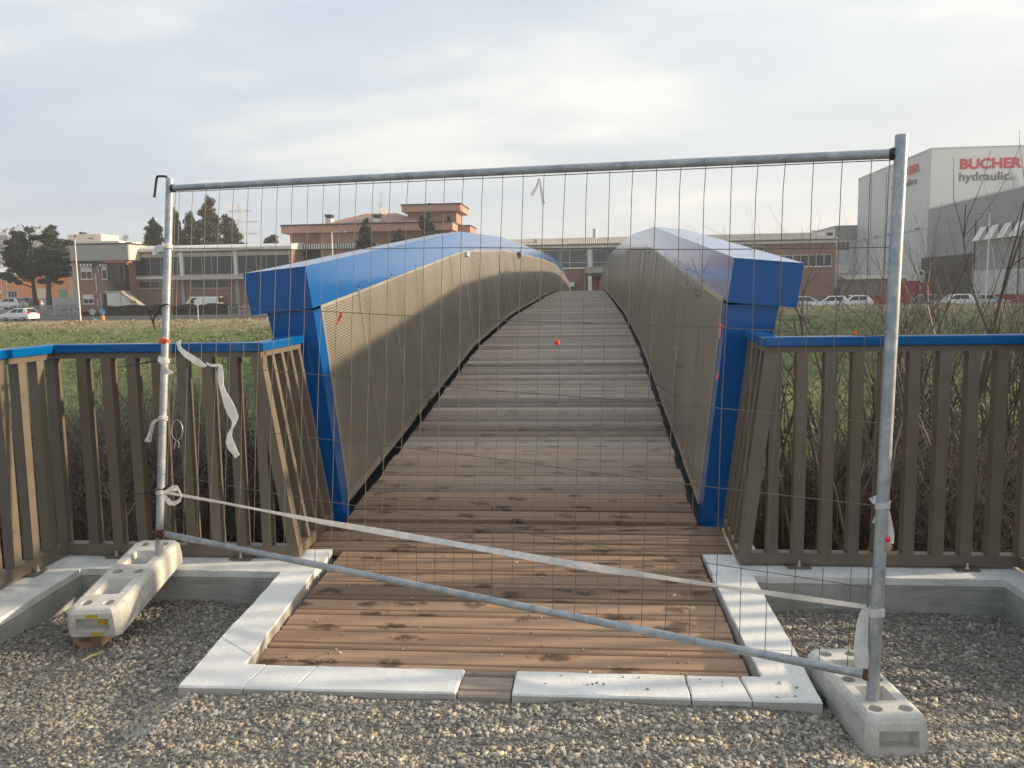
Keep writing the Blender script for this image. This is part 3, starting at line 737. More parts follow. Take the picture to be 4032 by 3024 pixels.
def sag(a, b, amt, n=14): return [lerp(a, b, i/n)+Vector((0,0,-amt*4*(i/n)*(1-i/n))) for i in range(n+1)]
MB().tube(sag(ft0, ft1, -.004), .0165, 14).build('rail', M['galv'], fc, smooth=True)
MB().tube(sag(fb0, fb1, .004), .0165, 14).build('rail', M['galv'], fc, smooth=True)
for p, d in ((ft1, -FU), (fb1, -FU), (ft0, FU), (fb0, FU)):   # rough welds
    mb = MB(); q = p+d*.024
    mb.tube([q-d*.006, q, q+d*.012], [.019, .0215, .0175], 12); mb.build('weld', M['rust'] if p is fb1 else M['dark_steel'], fc, smooth=True)
NV = 36
us = [.0135]+[(i+.82)/(NV+.75) for i in range(NV)]+[.9905]
for i, u in enumerate(us):
    ph = random.uniform(0, 6); am = random.uniform(.0006, .0045) if 0 < i < len(us)-1 else .0005
    kink = random.random()*.6+.2; ka = random.uniform(-.009, .009) if random.random() < .35 else 0
    pts = [fp(u, v)+FU*(am*math.sin(ph+v*9)+ka*max(0, 1-abs(v-kink)*9))+FN*.004 for v in [j/16 for j in range(17)]]
    pts[0] = fp(u, 0); pts[-1] = fp(u, 1)
    MB().tube(pts, .00155, 5).build('vertical_wire', M['wire'], fc, smooth=True)
for v in (.825, .661, .496, .333, .171):
    ph = random.uniform(0, 6)
    pts = [fp(j/24, v)+Vector((0,0,.004*math.sin(ph+j*.5)))+FN*(.001) for j in range(25)]
    MB().tube(pts, .0018, 5).build('horizontal_wire', M['wire'], fc, smooth=True)
pts = [fp(j/20, .988)+FN*.004 for j in range(21)]
MB().tube(pts, .0019, 5).build('horizontal_wire', M['wire'], fc, smooth=True)
# bent rod standing in the top of the far post
tp = lerp(BL, TL, 1)+Vector((-.008, 0, 0)); hk = []
PL0 = lerp(BL, TL, .5)
def onf(px, py, off=0): return atP(px, py, PL0+FN*off, FN)
zA1 = zoom(0, 600, .5425)
hk = [tp-Vector((0,0,.12)), onf(*zA1(1212, 192)), onf(*zA1(1207, 176)), onf(*zA1(1190, 173)), onf(*zA1(1150, 173)), onf(*zA1(1140, 178)), onf(*zA1(1136, 195)), onf(*zA1(1128, 260)), onf(*zA1(1120, 327))]
tag(MB().tube(hk, .0065, 8).build('bent_rod', M['dark_steel'], smooth=True), 'bent steel rod hooked into the top of the left fence post', 'rod')

# ------------------------------------------------------------------ concrete feet of the fence
def conc_block(root, L_, W_, H_, painted):
    """along +y from the near end at y=0; holes cut right into it"""
    mb = MB(); b = .022
    def lp(x0,x1,y0,y1,z,c): return [(x0+c,y0,z),(x1-c,y0,z),(x1,y0+c,z),(x1,y1-c,z),(x1-c,y1,z),(x0+c,y1,z),(x0,y1-c,z),(x0,y0+c,z)]
    h = W_/2
    lv = [lp(-h,h,0,L_,0,.02), lp(-h-.004,h+.004,-.002,L_+.002,H_*.35,.024), lp(-h,h,.004,L_-.004,H_-b,.026), lp(-h+b*.35,h-b*.35,.004+b*.4,L_-.004-b*.4,H_-b*.3,.026), lp(-h+b,h-b,b,L_-b,H_,.024)]
    vs = sum(lv, []); fs = [tuple(range(7,-1,-1)), tuple(range(32,40))]
    for k in range(4):
        for i in range(8): j=(i+1)%8; fs.append((k*8+i,k*8+j,k*8+8+j,k*8+8+i))
    mb.add(vs, fs); o = mb.build('body', [M['block'], M['yellow']], None)
    cuts = []
    def cut(m): c = m.build('cut', M['block']); cuts.append(c)
    n = 3; ph = []
    for i in range(n):
        y = .075+(L_-.15)*i/(n-1)
        for x in (-.052, .052):
            cut(MB().tube([(x,y,H_-.075),(x,y,H_+.02)], .026, 16)); ph.append((x,y))
    for i in range(n-1):
        y = .075+(L_-.15)*(i+.5)/(n-1); l = (L_-.15)/(n-1)*.26
        m_ = MB(); w0 = W_*.26
        m_.hexa([(-w0*.7,y-l*.7,H_-.07),(w0*.7,y-l*.7,H_-.07),(w0*.7,y+l*.7,H_-.07),(-w0*.7,y+l*.7,H_-.07),(-w0,y-l,H_+.01),(w0,y-l,H_+.01),(w0,y+l,H_+.01),(-w0,y+l,H_+.01)]); cut(m_)
    for y0, sgn in ((0, 1), (L_, -1)):
        m_ = MB(); a, c_ = y0-sgn*.02, y0+sgn*.045; y_ = sorted((a, c_)); wf, wb = W_*.34, W_*.28
        fr = wf if sgn > 0 else wb; bk = wb if sgn > 0 else wf
        m_.hexa([(-fr,y_[0],H_*.20),(fr,y_[0],H_*.20),(bk,y_[1],H_*.24),(-bk,y_[1],H_*.24),(-fr,y_[0],H_*.68),(fr,y_[0],H_*.68),(bk,y_[1],H_*.62),(-bk,y_[1],H_*.62)]); cut(m_)
    for c in cuts:
        md = o.modifiers.new('c', 'BOOLEAN'); md.operation = 'DIFFERENCE'; md.object = c; md.solver = 'EXACT'
    bpy.context.view_layer.update()
    me = bpy.data.meshes.new_from_object(o.evaluated_get(bpy.context.evaluated_depsgraph_get()))
    for c in cuts: bpy.data.objects.remove(c)
    o.modifiers.clear(); o.data = me; o.name = 'block_body'
    o.parent = root; o.location = (0, 0, 0)
    return ph
def frame_obj(name, origin, fwd, upv, label, cat):
    fwd = fwd.normalized(); x = fwd.cross(upv).normalized(); u = x.cross(fwd).normalized()
    r = empty(name, origin, label, cat); Mx = Matrix((x, fwd, u)).transposed(); r.rotation_euler = Mx.to_euler(); return r, Mx
# left: tipped down into the pit, its far end on the wall
t0 = Vector((-2.315, 3.50, .165)); t1 = Vector((-2.405, 4.30, .262)); H_ = .135
f = (t1-t0).normalized(); x_ = f.cross(Vector((0,0,1))).normalized(); u_ = x_.cross(f)
rl, MxL = frame_obj('concrete_block', t0-u_*H_, f, Vector((0,0,1)), 'tilted pale concrete fence foot with yellow paint, bridging the left pit', 'concrete block')
conc_block(rl, (t1-t0).length, .245, H_, True)
def on_block(name, vs, fs, mat, root):
    me = bpy.data.meshes.new(name); me.from_pydata(vs, [], fs); me.materials.append(mat); o = bpy.data.objects.new(name, me); C.objects.link(o); o.parent = root; return o
def splash(x0, x1, z0, z1, y, horizontal=False):
    pts = []; n = 22
    for i in range(n):
        a = 2*math.pi*i/n; k = 1/max(abs(math.cos(a)), abs(math.sin(a)))**.8; j = random.uniform(.78, 1.0)
        px, pz = (x0+x1)/2+(x1-x0)/2*math.cos(a)*k*j, (z0+z1)/2+(z1-z0)/2*math.sin(a)*k*j
        pts.append((px, pz, y+.004) if False else ((px, y, pz)))
    return pts
for (x0, x1, z0, z1, y) in ((-.030, .035, .094, .111, -.0012), (-.012, .050, .002, .024, -.0042), (.0, .05, .034, .08, .0415)):
    p = splash(x0, x1, z0, z1, y); on_block('paint_mark', p, [tuple(range(len(p)))], M['yellow'], rl)
# right: flat on the gravel
t0 = Vector((1.038, 2.775, .142)); t1 = Vector((.985, 3.395, .120)); f = (t1-t0).normalized(); x_ = f.cross(Vector((0,0,1))).normalized(); u_ = x_.cross(f)
rr_, MxR = frame_obj('concrete_block', t0-u_*.137, f, Vector((0,0,1)), 'pale concrete fence foot lying on the gravel outside the kerb corner', 'concrete block')
conc_block(rr_, (t1-t0).length, .212, .137, False)
# wedges under the left block
p = atZ(*zoom(0,2000,.63291)(612, 872), -.055)
p2 = atZ(*zoom(0,2000,.63291)(735, 760), -.045); dv_ = p2-p
mb = MB().box(-.024, .024, -.01, .20, 0, .058); mb.xform(Matrix.Translation((p.x, p.y, -.052)) @ Matrix.Rotation(math.atan2(-dv_.x, dv_.y), 4, 'Z') @ Matrix.Rotation(R(3), 4, 'X'))
tag(mb.build('timber_wedge', M['wood_block']), 'sawn timber offcut wedged under the tilted concrete block', 'wood')
p = atZ(*zoom(0,2000,.63291)(527, 868), -.05)
mb = MB().prism([(-.062,-.01),(-.012,-.040),(.058,-.022),(.050,.05),(-.035,.06)], 0, .024); mb.xform(Matrix.Translation((p.x, p.y+.02, -.046)) @ Matrix.Rotation(R(9), 4, 'Y') @ Matrix.Rotation(R(-8), 4, 'X'))
tag(mb.build('tile_shard', plain('terracotta_shard', (.33, .22, .15), .8, var=.2, scale=20)), 'broken brown tile on the gravel under the tilted block', 'tile')
mb = MB(); q0 = atZ(*zoom(0,2000,.63291)(505, 955), -.02); q1 = atZ(*zoom(0,2000,.63291)(635, 908), -.03); mb.tube([q0, lerp(q0,q1,.5)+Vector((0,0,.01)), q1], .006, 6)
tag(mb.build('stick', M['wood_block']), 'thin pale stick lying on the gravel before the tilted block', 'stick')

# ------------------------------------------------------------------ tape, ties and bits tied to the panel
zF = zoom(0, 0, 4032/2212); z5 = zoom(0, 1250, .63291); zP = zoom(560, 1600, .36166); zT = zoom(580, 1150, .42211); zR = zoom(3350, 1900, .54249)
vd = lambda: Vector((0, 0, 1))
pts = [onf(*z5(1018, 1086), .022)]
for x, y in ((460,1082),(560,1101),(700,1128),(850,1153),(1000,1178),(1150,1204),(1300,1229),(1420,1246),(1540,1264),(1700,1287)): pts.append(onf(*zF(x, y), .02))
pts.append(onf(*zR(112, 903), .028))
dirs = [Vector((0,0,1))*math.cos(.9*math.sin(i*.9))+FN*math.sin(.9*math.sin(i*.9)) for i in range(len(pts))]
tag(MB().ribbon(pts, dirs, [.016,.022,.026,.030,.030,.028,.030,.032,.030,.028,.024,.016]).build('barrier_tape', M['tape'], smooth=True),
    'long white barrier tape stretched across the fence panel from post to post', 'tape')
def strip(name, zf, pl, label, wd, off=.012, mat='tape', cat='tape strip', twist=0.0, d0=None):
    P = [onf(*zf(*q), off+.006*math.sin(i*1.7)) for i, q in enumerate(pl)]; D = []
    for i in range(len(P)):
        t = (P[min(i+1,len(P)-1)]-P[max(i-1,0)]).normalized(); a = t.cross(FN).normalized()
        D.append(a*math.cos(twist*math.sin(i*1.3))+FN*math.sin(twist*math.sin(i*1.3)))
    mb = MB(); mb.ribbon(P, D, wd); return P, mb
def tie(name, parts, label, cat='tape strip', mat='tape', group=None):
    mb = MB()
    for zf, pl, wd, off, tw in parts:
        _, m_ = strip(name, zf, pl, '', wd, off, twist=tw); mb.add(m_.v, m_.f)
    return tag(mb.build(name, M[mat], smooth=True), label, cat, group)
def wrap(v, wd, post=0, r=.024, mat='tape'):
    """a turn of tape round a post"""
    A, B = (BL, TL) if post == 0 else (BR_, TR); c = lerp(A, B, v); t = (B-A).normalized(); a = t.cross(FN).normalized(); pts = []
    for i in range(17):
        an = 2*math.pi*i/16; pts.append(c+(a*math.cos(an)+FN*math.sin(an))*r+t*.004*math.sin(an*2))
    mb = MB(); mb.ribbon(pts, [t]*17, wd); return mb
def vpost(px, py, post=0):
    A, B = (BL, TL) if post == 0 else (BR_, TR); q = onf(px, py); return (q-A).dot((B-A).normalized())/(B-A).length
# loop at the left end of the long tape
mb = wrap(vpost(*zP(190, 932)), .022)
_, m_ = strip('t', zP, [(235,935),(280,915),(330,892),(380,890),(410,930),(425,985),(400,1030),(350,1058),(300,1050),(255,1000),(228,940)], '', [.012,.022,.032,.034,.018,.012,.018,.024,.026,.022,.012], .03, twist=.5)
mb.add(m_.v, m_.f); tag(mb.build('tape_loop', M['tape'], smooth=True), 'loose white tape loop knotted low on the left fence post', 'tape strip')
# long crumpled strip on the mesh
tie('tape_strip', [(zT, [(292,455),(292,490),(300,525),(350,575),(410,615),(470,655),(520,683),(550,690)], [.036,.020,.022,.036,.040,.034,.022,.010], .012, .3),
                   (zT, [(552,665),(600,685),(640,685),(680,680)], [.008,.014,.016,.012], .014, .2),
                   (zT, [(684,680),(684,730),(685,800),(690,870),(715,950),(750,1030),(785,1110),(815,1180),(808,1225),(790,1270),(768,1330),(765,1390),(790,1450),(820,1500),(840,1535)], [.018,.026,.034,.040,.052,.054,.052,.046,.034,.014,.026,.040,.050,.050,.044], .016, .35)],
    'long crumpled white tape strip hanging from the mesh near the left post')
mb = wrap(vpost(*zT(140, 640)), .03)
for pl, wd in (([(105,608),(120,630),(150,650),(165,690),(180,730),(205,750),(240,752)], [.02,.032,.030,.030,.036,.030,.012]), ([(160,670),(165,710),(170,765)], [.02,.03,.03])):
    _, m_ = strip('t', zT, pl, '', wd, .03, twist=.6); mb.add(m_.v, m_.f)
tag(mb.build('tape_knot', M['tape'], smooth=True), 'torn white tape knotted on the left post just below the orange string', 'tape strip')
mb = wrap(vpost(*zP(210, 125)), .022)
for pl, wd in (([(165,145),(130,165),(105,205),(85,270),(62,340),(52,385)], [.014,.018,.022,.026,.032,.036]), ([(150,150),(120,180),(105,250),(92,320),(88,385)], [.012,.016,.018,.022,.024])):
    _, m_ = strip('t', zP, pl, '', wd, .03, twist=.5); mb.add(m_.v, m_.f)
tag(mb.build('tape_knot', M['tape'], smooth=True), 'white tape knot with a frayed tail hanging left of the left post', 'tape strip')
mb = wrap(vpost(*zA1(1210, 685)), .026)
_, m_ = strip('t', zA1, [(1185,675),(1160,690),(1130,712),(1108,728)], '', [.012,.030,.040,.030], .02, twist=.3); mb.add(m_.v, m_.f)
_, m_ = strip('t', zA1, [(1180,690),(1182,668),(1176,655)], '', [.014,.022,.01], .03, twist=.3); mb.add(m_.v, m_.f)
tag(mb.build('tape_knot', M['tape'], smooth=True), 'white tape knot with a stubby flag high on the left post', 'tape strip')
# top rail, right post
tie('tape_strip', [(zE, [(1930,5),(1920,50),(1900,85),(1885,110)], [.006,.010,.014,.018], .024, .4), (zE, [(1935,5),(1942,60),(1952,120),(1962,165)], [.006,.008,.012,.017], .026, .4)],
    'small white tape bow hanging from the middle of the top rail')
mb = wrap(vpost(*zR(222, 150), 1), .022, 1)
for pl, wd in (([(168,100),(185,130),(215,150),(245,160)], [.036,.034,.026,.014]), ([(245,160),(228,200),(208,250),(190,305)], [.014,.022,.028,.036]), ([(255,160),(262,220),(272,300),(280,380),(278,440)], [.014,.022,.028,.034,.030]), ([(250,160),(268,140),(272,128)], [.012,.02,.02])):
    _, m_ = strip('t', zR, pl, '', wd, .034, twist=.4); mb.add(m_.v, m_.f)
bow = tag(mb.build('tape_bow', M['tape'], smooth=True), 'white tape bow with a red printed end tied round the right post', 'tape strip')
_, m_ = strip('t', zR, [(272,392),(268,412),(266,430)], '', [.012,.020,.012], .040); m_.build('red_print', plain('red_print', (.75,.04,.07), .5), bow)
_, m_ = strip('t', zR, [(268,432),(270,460),(266,500)], '', [.012,.030,.018], .036); m_.build('brown_patch', plain('brown_patch', (.42,.30,.19), .7), bow)
mb = wrap(vpost(*zR(180, 930), 1), .030, 1, .025)
_, m_ = strip('t', zR, [(112,903),(98,950),(85,1030),(78,1110),(72,1190),(78,1270),(84,1348)], '', [.016,.030,.040,.044,.046,.050,.048], .02, twist=.35); mb.add(m_.v, m_.f)
tag(mb.build('tape_tail', M['tape'], smooth=True), 'white tape tail hanging beside the foot of the right post', 'tape strip')
# orange string knots
def knot(zf, cx, cy, n, r, label, tails=(), off=.02, mat='orange_string', rad=.0035):
    mb = MB(); c = onf(*zf(cx, cy), off)
    for i in range(n):
        pts = [c+Vector((random.uniform(-r,r), random.uniform(-r,r)*.6, random.uniform(-r,r))) for _ in range(4)]; mb.tube(pts, rad, 5)
    for pl in tails:
        mb.tube([c]+[onf(*zf(*q), off) for q in pl], rad*.9, 5)
    return tag(mb.build('string_knot', M[mat], smooth=True), label, 'string')
mb = wrap(vpost(*zT(145, 455)), .012, 0, .0245); o = mb.build('string_knot', M['orange_string'], smooth=True)
tag(o, 'orange string knot round the left post, level with the blue handrail', 'string')
m2 = MB(); c = onf(*zT(140, 450), .03)
for i in range(10): m2.tube([c+Vector((random.uniform(-.03,.03), random.uniform(-.008,.008), random.uniform(-.016,.016))) for _ in range(4)], .0035, 5)
m2.build('string_ends', M['orange_string'], o, smooth=True)
mb = MB()
_, m_ = strip('t', zE, [(702,838),(700,852),(690,875),(680,900),(672,920)], '', [.012,.015,.013,.011,.007], .012, twist=.5); mb.add(m_.v, m_.f)
tag(mb.build('string_scrap', M['orange_string'], smooth=True), 'torn orange scrap on the mesh in front of the perforated parapet', 'string')
knot(zE, 2046, 1022, 9, .011, 'orange string knot on the mesh in front of the deck', [[(2040,1040)], [(2055,1008)]], rad=.004)
knot(zR if False else zoom(2600,1250,.64738), 1183, 97, 6, .007, 'orange string knot on the mesh just above the right blue handrail', rad=.003)
knot(zG, 1408, 1280, 4, .006, 'rusty orange string on the mesh before the right end post', [[(1375,1278)], [(1450,1298)], [(1405,1320),(1400,1400)]], rad=.0016)
knot(zoom(2600,1250,.64738), 345, 360, 4, .007, 'orange string scrap on the mesh below the rusty string, before the right parapet', [[(340,380)], [(352,330)]], rad=.0018)
# cable ties, wire loop, twig, rusty binding
def rod(name, zf, pl, r, mat, label, cat, off=.026, rads=None):
    return tag(MB().tube([onf(*zf(*q), off) for q in pl], rads or r, 6).build(name, M[mat], smooth=True), label, cat)
mb = wrap(vpost(*zT(140, 650)), .008, 0, .0225); mb.add(*(lambda t: (t.v, t.f))(MB().tube([onf(*z5(q[0], q[1]), .024) for q in ((985,270),(930,275),(860,290),(790,303),(730,312))], [.005,.004,.003,.0028,.002], 6)))
tag(mb.build('cable_tie', M['black'], smooth=True), 'black cable tie with long pale tail on the left post under the handrail', 'cable tie')
mb = wrap(vpost(*zP(190, 908)), .009, 0, .0235)
for pl in ([(150,905),(90,925),(0,950),(-60,960)], [(230,905),(275,870),(320,822)]): mb.add(*(lambda t: (t.v, t.f))(MB().tube([onf(*zP(*q), .026) for q in pl], [.006,.0045,.0035,.003][:len(pl)], 6)))
tag(mb.build('cable_tie', M['black'], smooth=True), 'black cable tie low on the left post above the tape loop', 'cable tie')
lp_ = [(345,465),(360,400),(368,372),(335,335),(318,285),(322,215),(345,160),(378,145),(415,165),(438,225),(440,290),(420,340),(388,372),(402,410),(395,450)]
rod('wire_loop', zP, lp_, .0022, 'galv', 'thin grey wire loop hanging on the mesh right of the left post', 'wire', .008)
mb = MB(); mb.tube([onf(*zA1(*q), .03) for q in ((1225,1105),(1195,1103),(1165,1122),(1140,1165),(1120,1195),(1110,1230),(1120,1262),(1128,1295))], [.0035,.005,.0055,.005,.0045,.005,.004,.002], 6)
mb.tube([onf(*zA1(*q), .03) for q in ((1110,1230),(1095,1200),(1085,1160),(1080,1140))], [.004,.0035,.003,.0015], 5)
tag(mb.build('dry_twig', M['bark'], smooth=True), 'dark dry twig twisted round the left post', 'twig')
mb = MB(); c = onf(*zP(185, 1400), .02)
for i in range(12): mb.tube([c+Vector((random.uniform(-.03,.03), random.uniform(-.02,.0), random.uniform(-.028,.03))) for _ in range(4)], .0028, 5)
tag(mb.build('binding_wire', M['rust'], smooth=True), 'rusty binding wire twisted round the foot of the left post', 'wire')

# ------------------------------------------------------------------ crushed stone
CV = np.array([(x,y,z) for z in (-1,1) for y in (-1,1) for x in (-1,1)], float)*.68
CF = np.array([(0,2,3),(0,3,1),(4,5,7),(4,7,6),(0,1,5),(0,5,4),(2,6,7),(2,7,3),(0,4,6),(0,6,2),(1,3,7),(1,7,5)])
def rand_rot(n):
    q = rng.normal(size=(n, 4)); q /= np.linalg.norm(q, axis=1)[:, None]; a, b, c, d = q.T
    return np.stack([1-2*(c*c+d*d),2*(b*c-a*d),2*(b*d+a*c),2*(b*c+a*d),1-2*(b*b+d*d),2*(c*d-a*b),2*(b*d-a*c),2*(c*d+a*b),1-2*(b*b+c*c)], 1).reshape(n,3,3)
def stones(name, P, rad, mat, kind='stuff'):
    n = len(P); base = CV[None]*(1+rng.uniform(-.30, .30, (n, 8, 1)))+rng.uniform(-.26, .26, (n, 8, 3))
    base *= np.stack([rng.uniform(.95,1.6,n), rng.uniform(.75,1.15,n), rng.uniform(.35,.8,n)], 1)[:, None, :]
    Rm = rand_rot(n); flat = rng.random(n) < .6
    ang = rng.uniform(0, 6.28, n); ca, sa = np.cos(ang), np.sin(ang); Z0 = np.zeros(n)
    Rz = np.stack([ca,-sa,Z0,sa,ca,Z0,Z0,Z0,Z0+1],1).reshape(n,3,3); Rm[flat] = Rz[flat]
    V = np.einsum('nij,nkj->nki', Rm, base)*rad[:, None, None]+P[:, None, :]
    F = (CF[None]+8*np.arange(n)[:, None, None]).reshape(-1, 3)
    return tag(np_mesh(name, V.reshape(-1, 3), F, mat), kind=kind)
def in_kerb(x, y): return (x > -1.70) & (x < .87) & (y > 2.965)
def scatter_gravel(n, x0, x1, y0, y1):
    x = rng.uniform(x0, x1, n); y = y0+(y1-y0)*rng.random(n)
    k = ~in_kerb(x, y) & (x > -2.86+.0*y) & (x < 2.14) & (y < 4.31)
    return x[k], y[k]
xa, ya = scatter_gravel(37000, -1.75, 2.05, 1.55, 3.0)
xb, yb = scatter_gravel(20000, -2.85, -1.55, 2.05, 4.31)
xc_, yc_ = scatter_gravel(19000, .78, 2.14, 2.05, 4.31)
x = np.concatenate([xa, xb, xc_]); y = np.concatenate([ya, yb, yc_])
fines = np.sin(x*1.9+.8*np.sin(y*2.3))*np.sin(y*2.7+1.3*np.sin(x*1.4)+2.2)+.5*np.sin(x*4.1+y*3.3)
keep = (fines < .55) | (rng.random(len(x)) < .42)
x, y = x[keep], y[keep]
rad = .0036+.0085*rng.random(len(x))**3.2
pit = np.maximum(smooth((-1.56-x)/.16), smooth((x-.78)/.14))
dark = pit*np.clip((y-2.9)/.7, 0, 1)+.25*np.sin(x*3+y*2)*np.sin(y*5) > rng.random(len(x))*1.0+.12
P = np.stack([x, y, gz(x, y)+rad*.25], 1)
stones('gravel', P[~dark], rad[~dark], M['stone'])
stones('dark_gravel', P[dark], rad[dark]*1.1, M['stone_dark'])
# pebbles kicked onto the boards and kerb
n = 90; x = rng.uniform(-1.35, .55, n); y = rng.uniform(3.2, 4.6, n)**1; y = 3.2+(y-3.2)**1.5*.9
z = .032+.05*np.clip((y-3.36)/1.25, 0, 1)+.004
k1 = 16; xk = rng.uniform(-.3, .8, k1); yk = rng.uniform(3.01, 3.15, k1); zk = .083+0*xk
P = np.stack([np.concatenate([x, xk]), np.concatenate([y, yk]), np.concatenate([z, zk])], 1)
stones('scattered_pebbles', P, .004+.005*rng.random(len(P))**2, M['stone'])
# stone pitching on the bank behind the left railing
n = 1500; x = rng.uniform(-6, 4.5, n); y = rng.uniform(4.9, 7.6, n); z = land(x, y)
stones('bank_stones', np.stack([x, y, z+.01], 1), .025+.055*rng.random(n)**1.5, M['stone_dark'])
# ------------------------------------------------------------------ dry grass, weeds
def blades(name, P, h, wd, mat, lean=.6):
    n = len(P); a = rng.uniform(0, 6.28, n); d = np.stack([np.cos(a), np.sin(a), 0*a], 1); l = rng.uniform(0, lean, n)[:, None]*h[:, None]
    b = rng.uniform(0, 6.28, n); e = np.stack([np.cos(b), np.sin(b), 0*b], 1)
    up_ = np.array([0, 0, 1.0]); mid = P+up_*h[:, None]*.6+e*l*.4; tip = P+up_*h[:, None]*rng.uniform(.6, 1, n)[:, None]+e*l*1.1
    V = np.stack([P-d*wd[:, None], P+d*wd[:, None], mid+d*wd[:, None]*.7, mid-d*wd[:, None]*.7, tip], 1).reshape(-1, 3)
    o = 5*np.arange(n)[:, None]; F = np.concatenate([o+np.array([[0,1,2]]), o+np.array([[0,2,3]]), o+np.array([[3,2,4]])])
    return tag(np_mesh(name, V, F, mat), kind='stuff')
n = 5200; x = np.concatenate([rng.uniform(-3.2, -1.2, n//3), rng.uniform(.6, 4.2, n-n//3)]); y = rng.uniform(4.72, 6.3, n); z = land(x, y)
blades('dry_grass', np.stack([x, y, z], 1), rng.uniform(.05, .22, n), rng.uniform(.002, .0045, n), M['straw'], 1.6)
def weed(px, py, z, n, sz, label):
    c = atZ(px, py, z); mb = MB()
    for i in range(n):
        a, e_ = random.uniform(0, 6.28), random.uniform(.1, 1.2); d = Vector((math.cos(a)*math.cos(e_), math.sin(a)*math.cos(e_), math.sin(e_)))
        p = c+Vector((random.uniform(-sz,sz)*1.6, random.uniform(-sz,sz)*.7, 0)); t = d.cross(Vector((0,0,1))).normalized()*sz*.16
        l = sz*random.uniform(.4, 1); mb.add([p, p+d*l*.5+t, p+d*l, p+d*l*.5-t], [(0,1,2,3)])
    return tag(mb.build('weed', M['weed']), label, 'weed')
zQ = zoom(2600, 2000, .64738); zL = zoom(0, 2000, .63291)
weed(*zL(1385, 585), -.09, 60, .035, 'small green weed against the back wall of the left pit')
weed(*zL(1040, 585), -.09, 45, .028, 'smaller green weed at the pit wall right behind the tilted block')
weed(*zQ(1010, 1170), -.0, 200, .045, 'dark green weeds between the kerb corner and the right block')
weed(*zQ(940, 1060), -.0, 90, .032, 'weed tuft in the gap behind the kerb corner weeds')
for t, l in (((1255, 1405), 'green sprig in the deck gap nearest the left end post'), ((1185, 1510), 'green sprig in the deck gap lower along the left parapet')):
    q = atX(*zE(*t), XC-1.15); mb = MB()
    for i in range(16):
        a = random.uniform(0, 6.28); d = Vector((math.cos(a), math.sin(a), random.uniform(.2, 1.4))).normalized(); tt = d.cross(Vector((0,0,1))).normalized()*.012; ln = random.uniform(.04,.1)
        mb.add([q, q+d*ln*.6+tt, q+d*ln, q+d*ln*.6-tt], [(0,1,2,3)])
    tag(mb.build('weed', M['weed']), l, 'weed')

# ================================================================== SHRUBS ON THE BANK
def arc_stem(mb, base, az, ln, droop, r, segs=6, wob=.05):
    p = Vector(base); el = random.uniform(.7, 1.45); pts = [p.copy()]
    d = Vector((math.cos(az)*math.cos(el), math.sin(az)*math.cos(el), math.sin(el)))
    for i in range(segs):
        d = (d+Vector((random.gauss(0, wob), random.gauss(0, wob), -droop*(i+.3)/segs+random.gauss(0, wob*.5)))).normalized()
        p = p+d*ln/segs; pts.append(p.copy())
    mb.tube(pts, r, 3, False, r*.35); return pts
def make_bramble(seed, hgt, spread, n):
    random.seed(seed); mb = MB()
    for i in range(n):
        a = random.uniform(0, 6.28); q = spread*math.sqrt(random.random()); o0 = len(mb.v)
        base = (q*math.cos(a), q*math.sin(a), 0)
        pts = arc_stem(mb, base, random.uniform(0, 6.28), hgt*random.uniform(.6, 1.3), random.uniform(.15, .9), random.uniform(.003, .008), 6, .09)
        for k in range(9):
            b = random.choice(pts[1:]); arc_stem(mb, b, random.uniform(0, 6.28), hgt*random.uniform(.12, .36), random.uniform(-.1, .5), random.uniform(.0016, .0034), 4, .16)
        h = hgt*random.uniform(.35, 1.0)*(1.0-.35*(q/spread)**2); r = spread*1.25
        for j in range(o0, len(mb.v)):
            x, y, z = mb.v[j]; qq = math.hypot(x, y) or 1e-6; k = r*math.tanh(qq/r)/qq
            mb.v[j] = (x*k, y*k, h*math.tanh(z/h) if z > 0 else z)
    mb.cur = 1
    for i in range(1500):
        h = hgt*random.random()**1.2*.5; a = random.uniform(0, 6.28); q = spread*1.2*math.sqrt(random.random())*(1-.5*h/hgt); p = Vector((q*math.cos(a), q*math.sin(a), h))
        d = Vector((random.gauss(0,1), random.gauss(0,1), random.gauss(0,1))).normalized(); t = d.cross(Vector((random.gauss(0,1), random.gauss(0,1), random.gauss(0,1)))).normalized(); l = random.uniform(.010, .026)
        mb.add([p-d*l, p+t*l*.5, p+d*l, p-t*l*.5], [(0,1,2,3)])
    me = bpy.data.meshes.new('bramble_canes'); me.from_pydata(mb.v, [], mb.f); me.materials.append(M['twig_red']); me.materials.append(M['dead_leaf']); me.polygons.foreach_set('material_index', mb.m); me.update(); return me
BM = [make_bramble(s, h, sp_, n) for s, h, sp_, n in ((1, 1.9, .9, 420), (2, 1.6, 1.0, 420), (3, 2.1, .8, 400))]
random.seed(21)
LB = [(-6.2,6.6,0,''),(-7.4,7.4,1,''),(-3.35,5.9,1,''),(-4.6,5.6,2,''),(-5.6,7.0,1,'brown bramble thicket farthest left behind the railing'), (-4.5,6.6,0,''), (-3.7,6.6,1,''), (-3.3,7.6,2,''), (-6.6,8.2,2,''), (-5.3,8.4,0,''), (-4.2,8.3,2,''), (-3.5,8.9,1,''),
      (-7.6,9.4,0,''), (-6.2,9.8,1,''), (-4.9,9.7,2,''), (-3.7,10.0,0,''), (-3.4,10.6,0,''), (-8.6,11,2,''), (-7,11.2,0,''), (-5.4,11.3,1,''), (-4.0,11.5,2,'')]
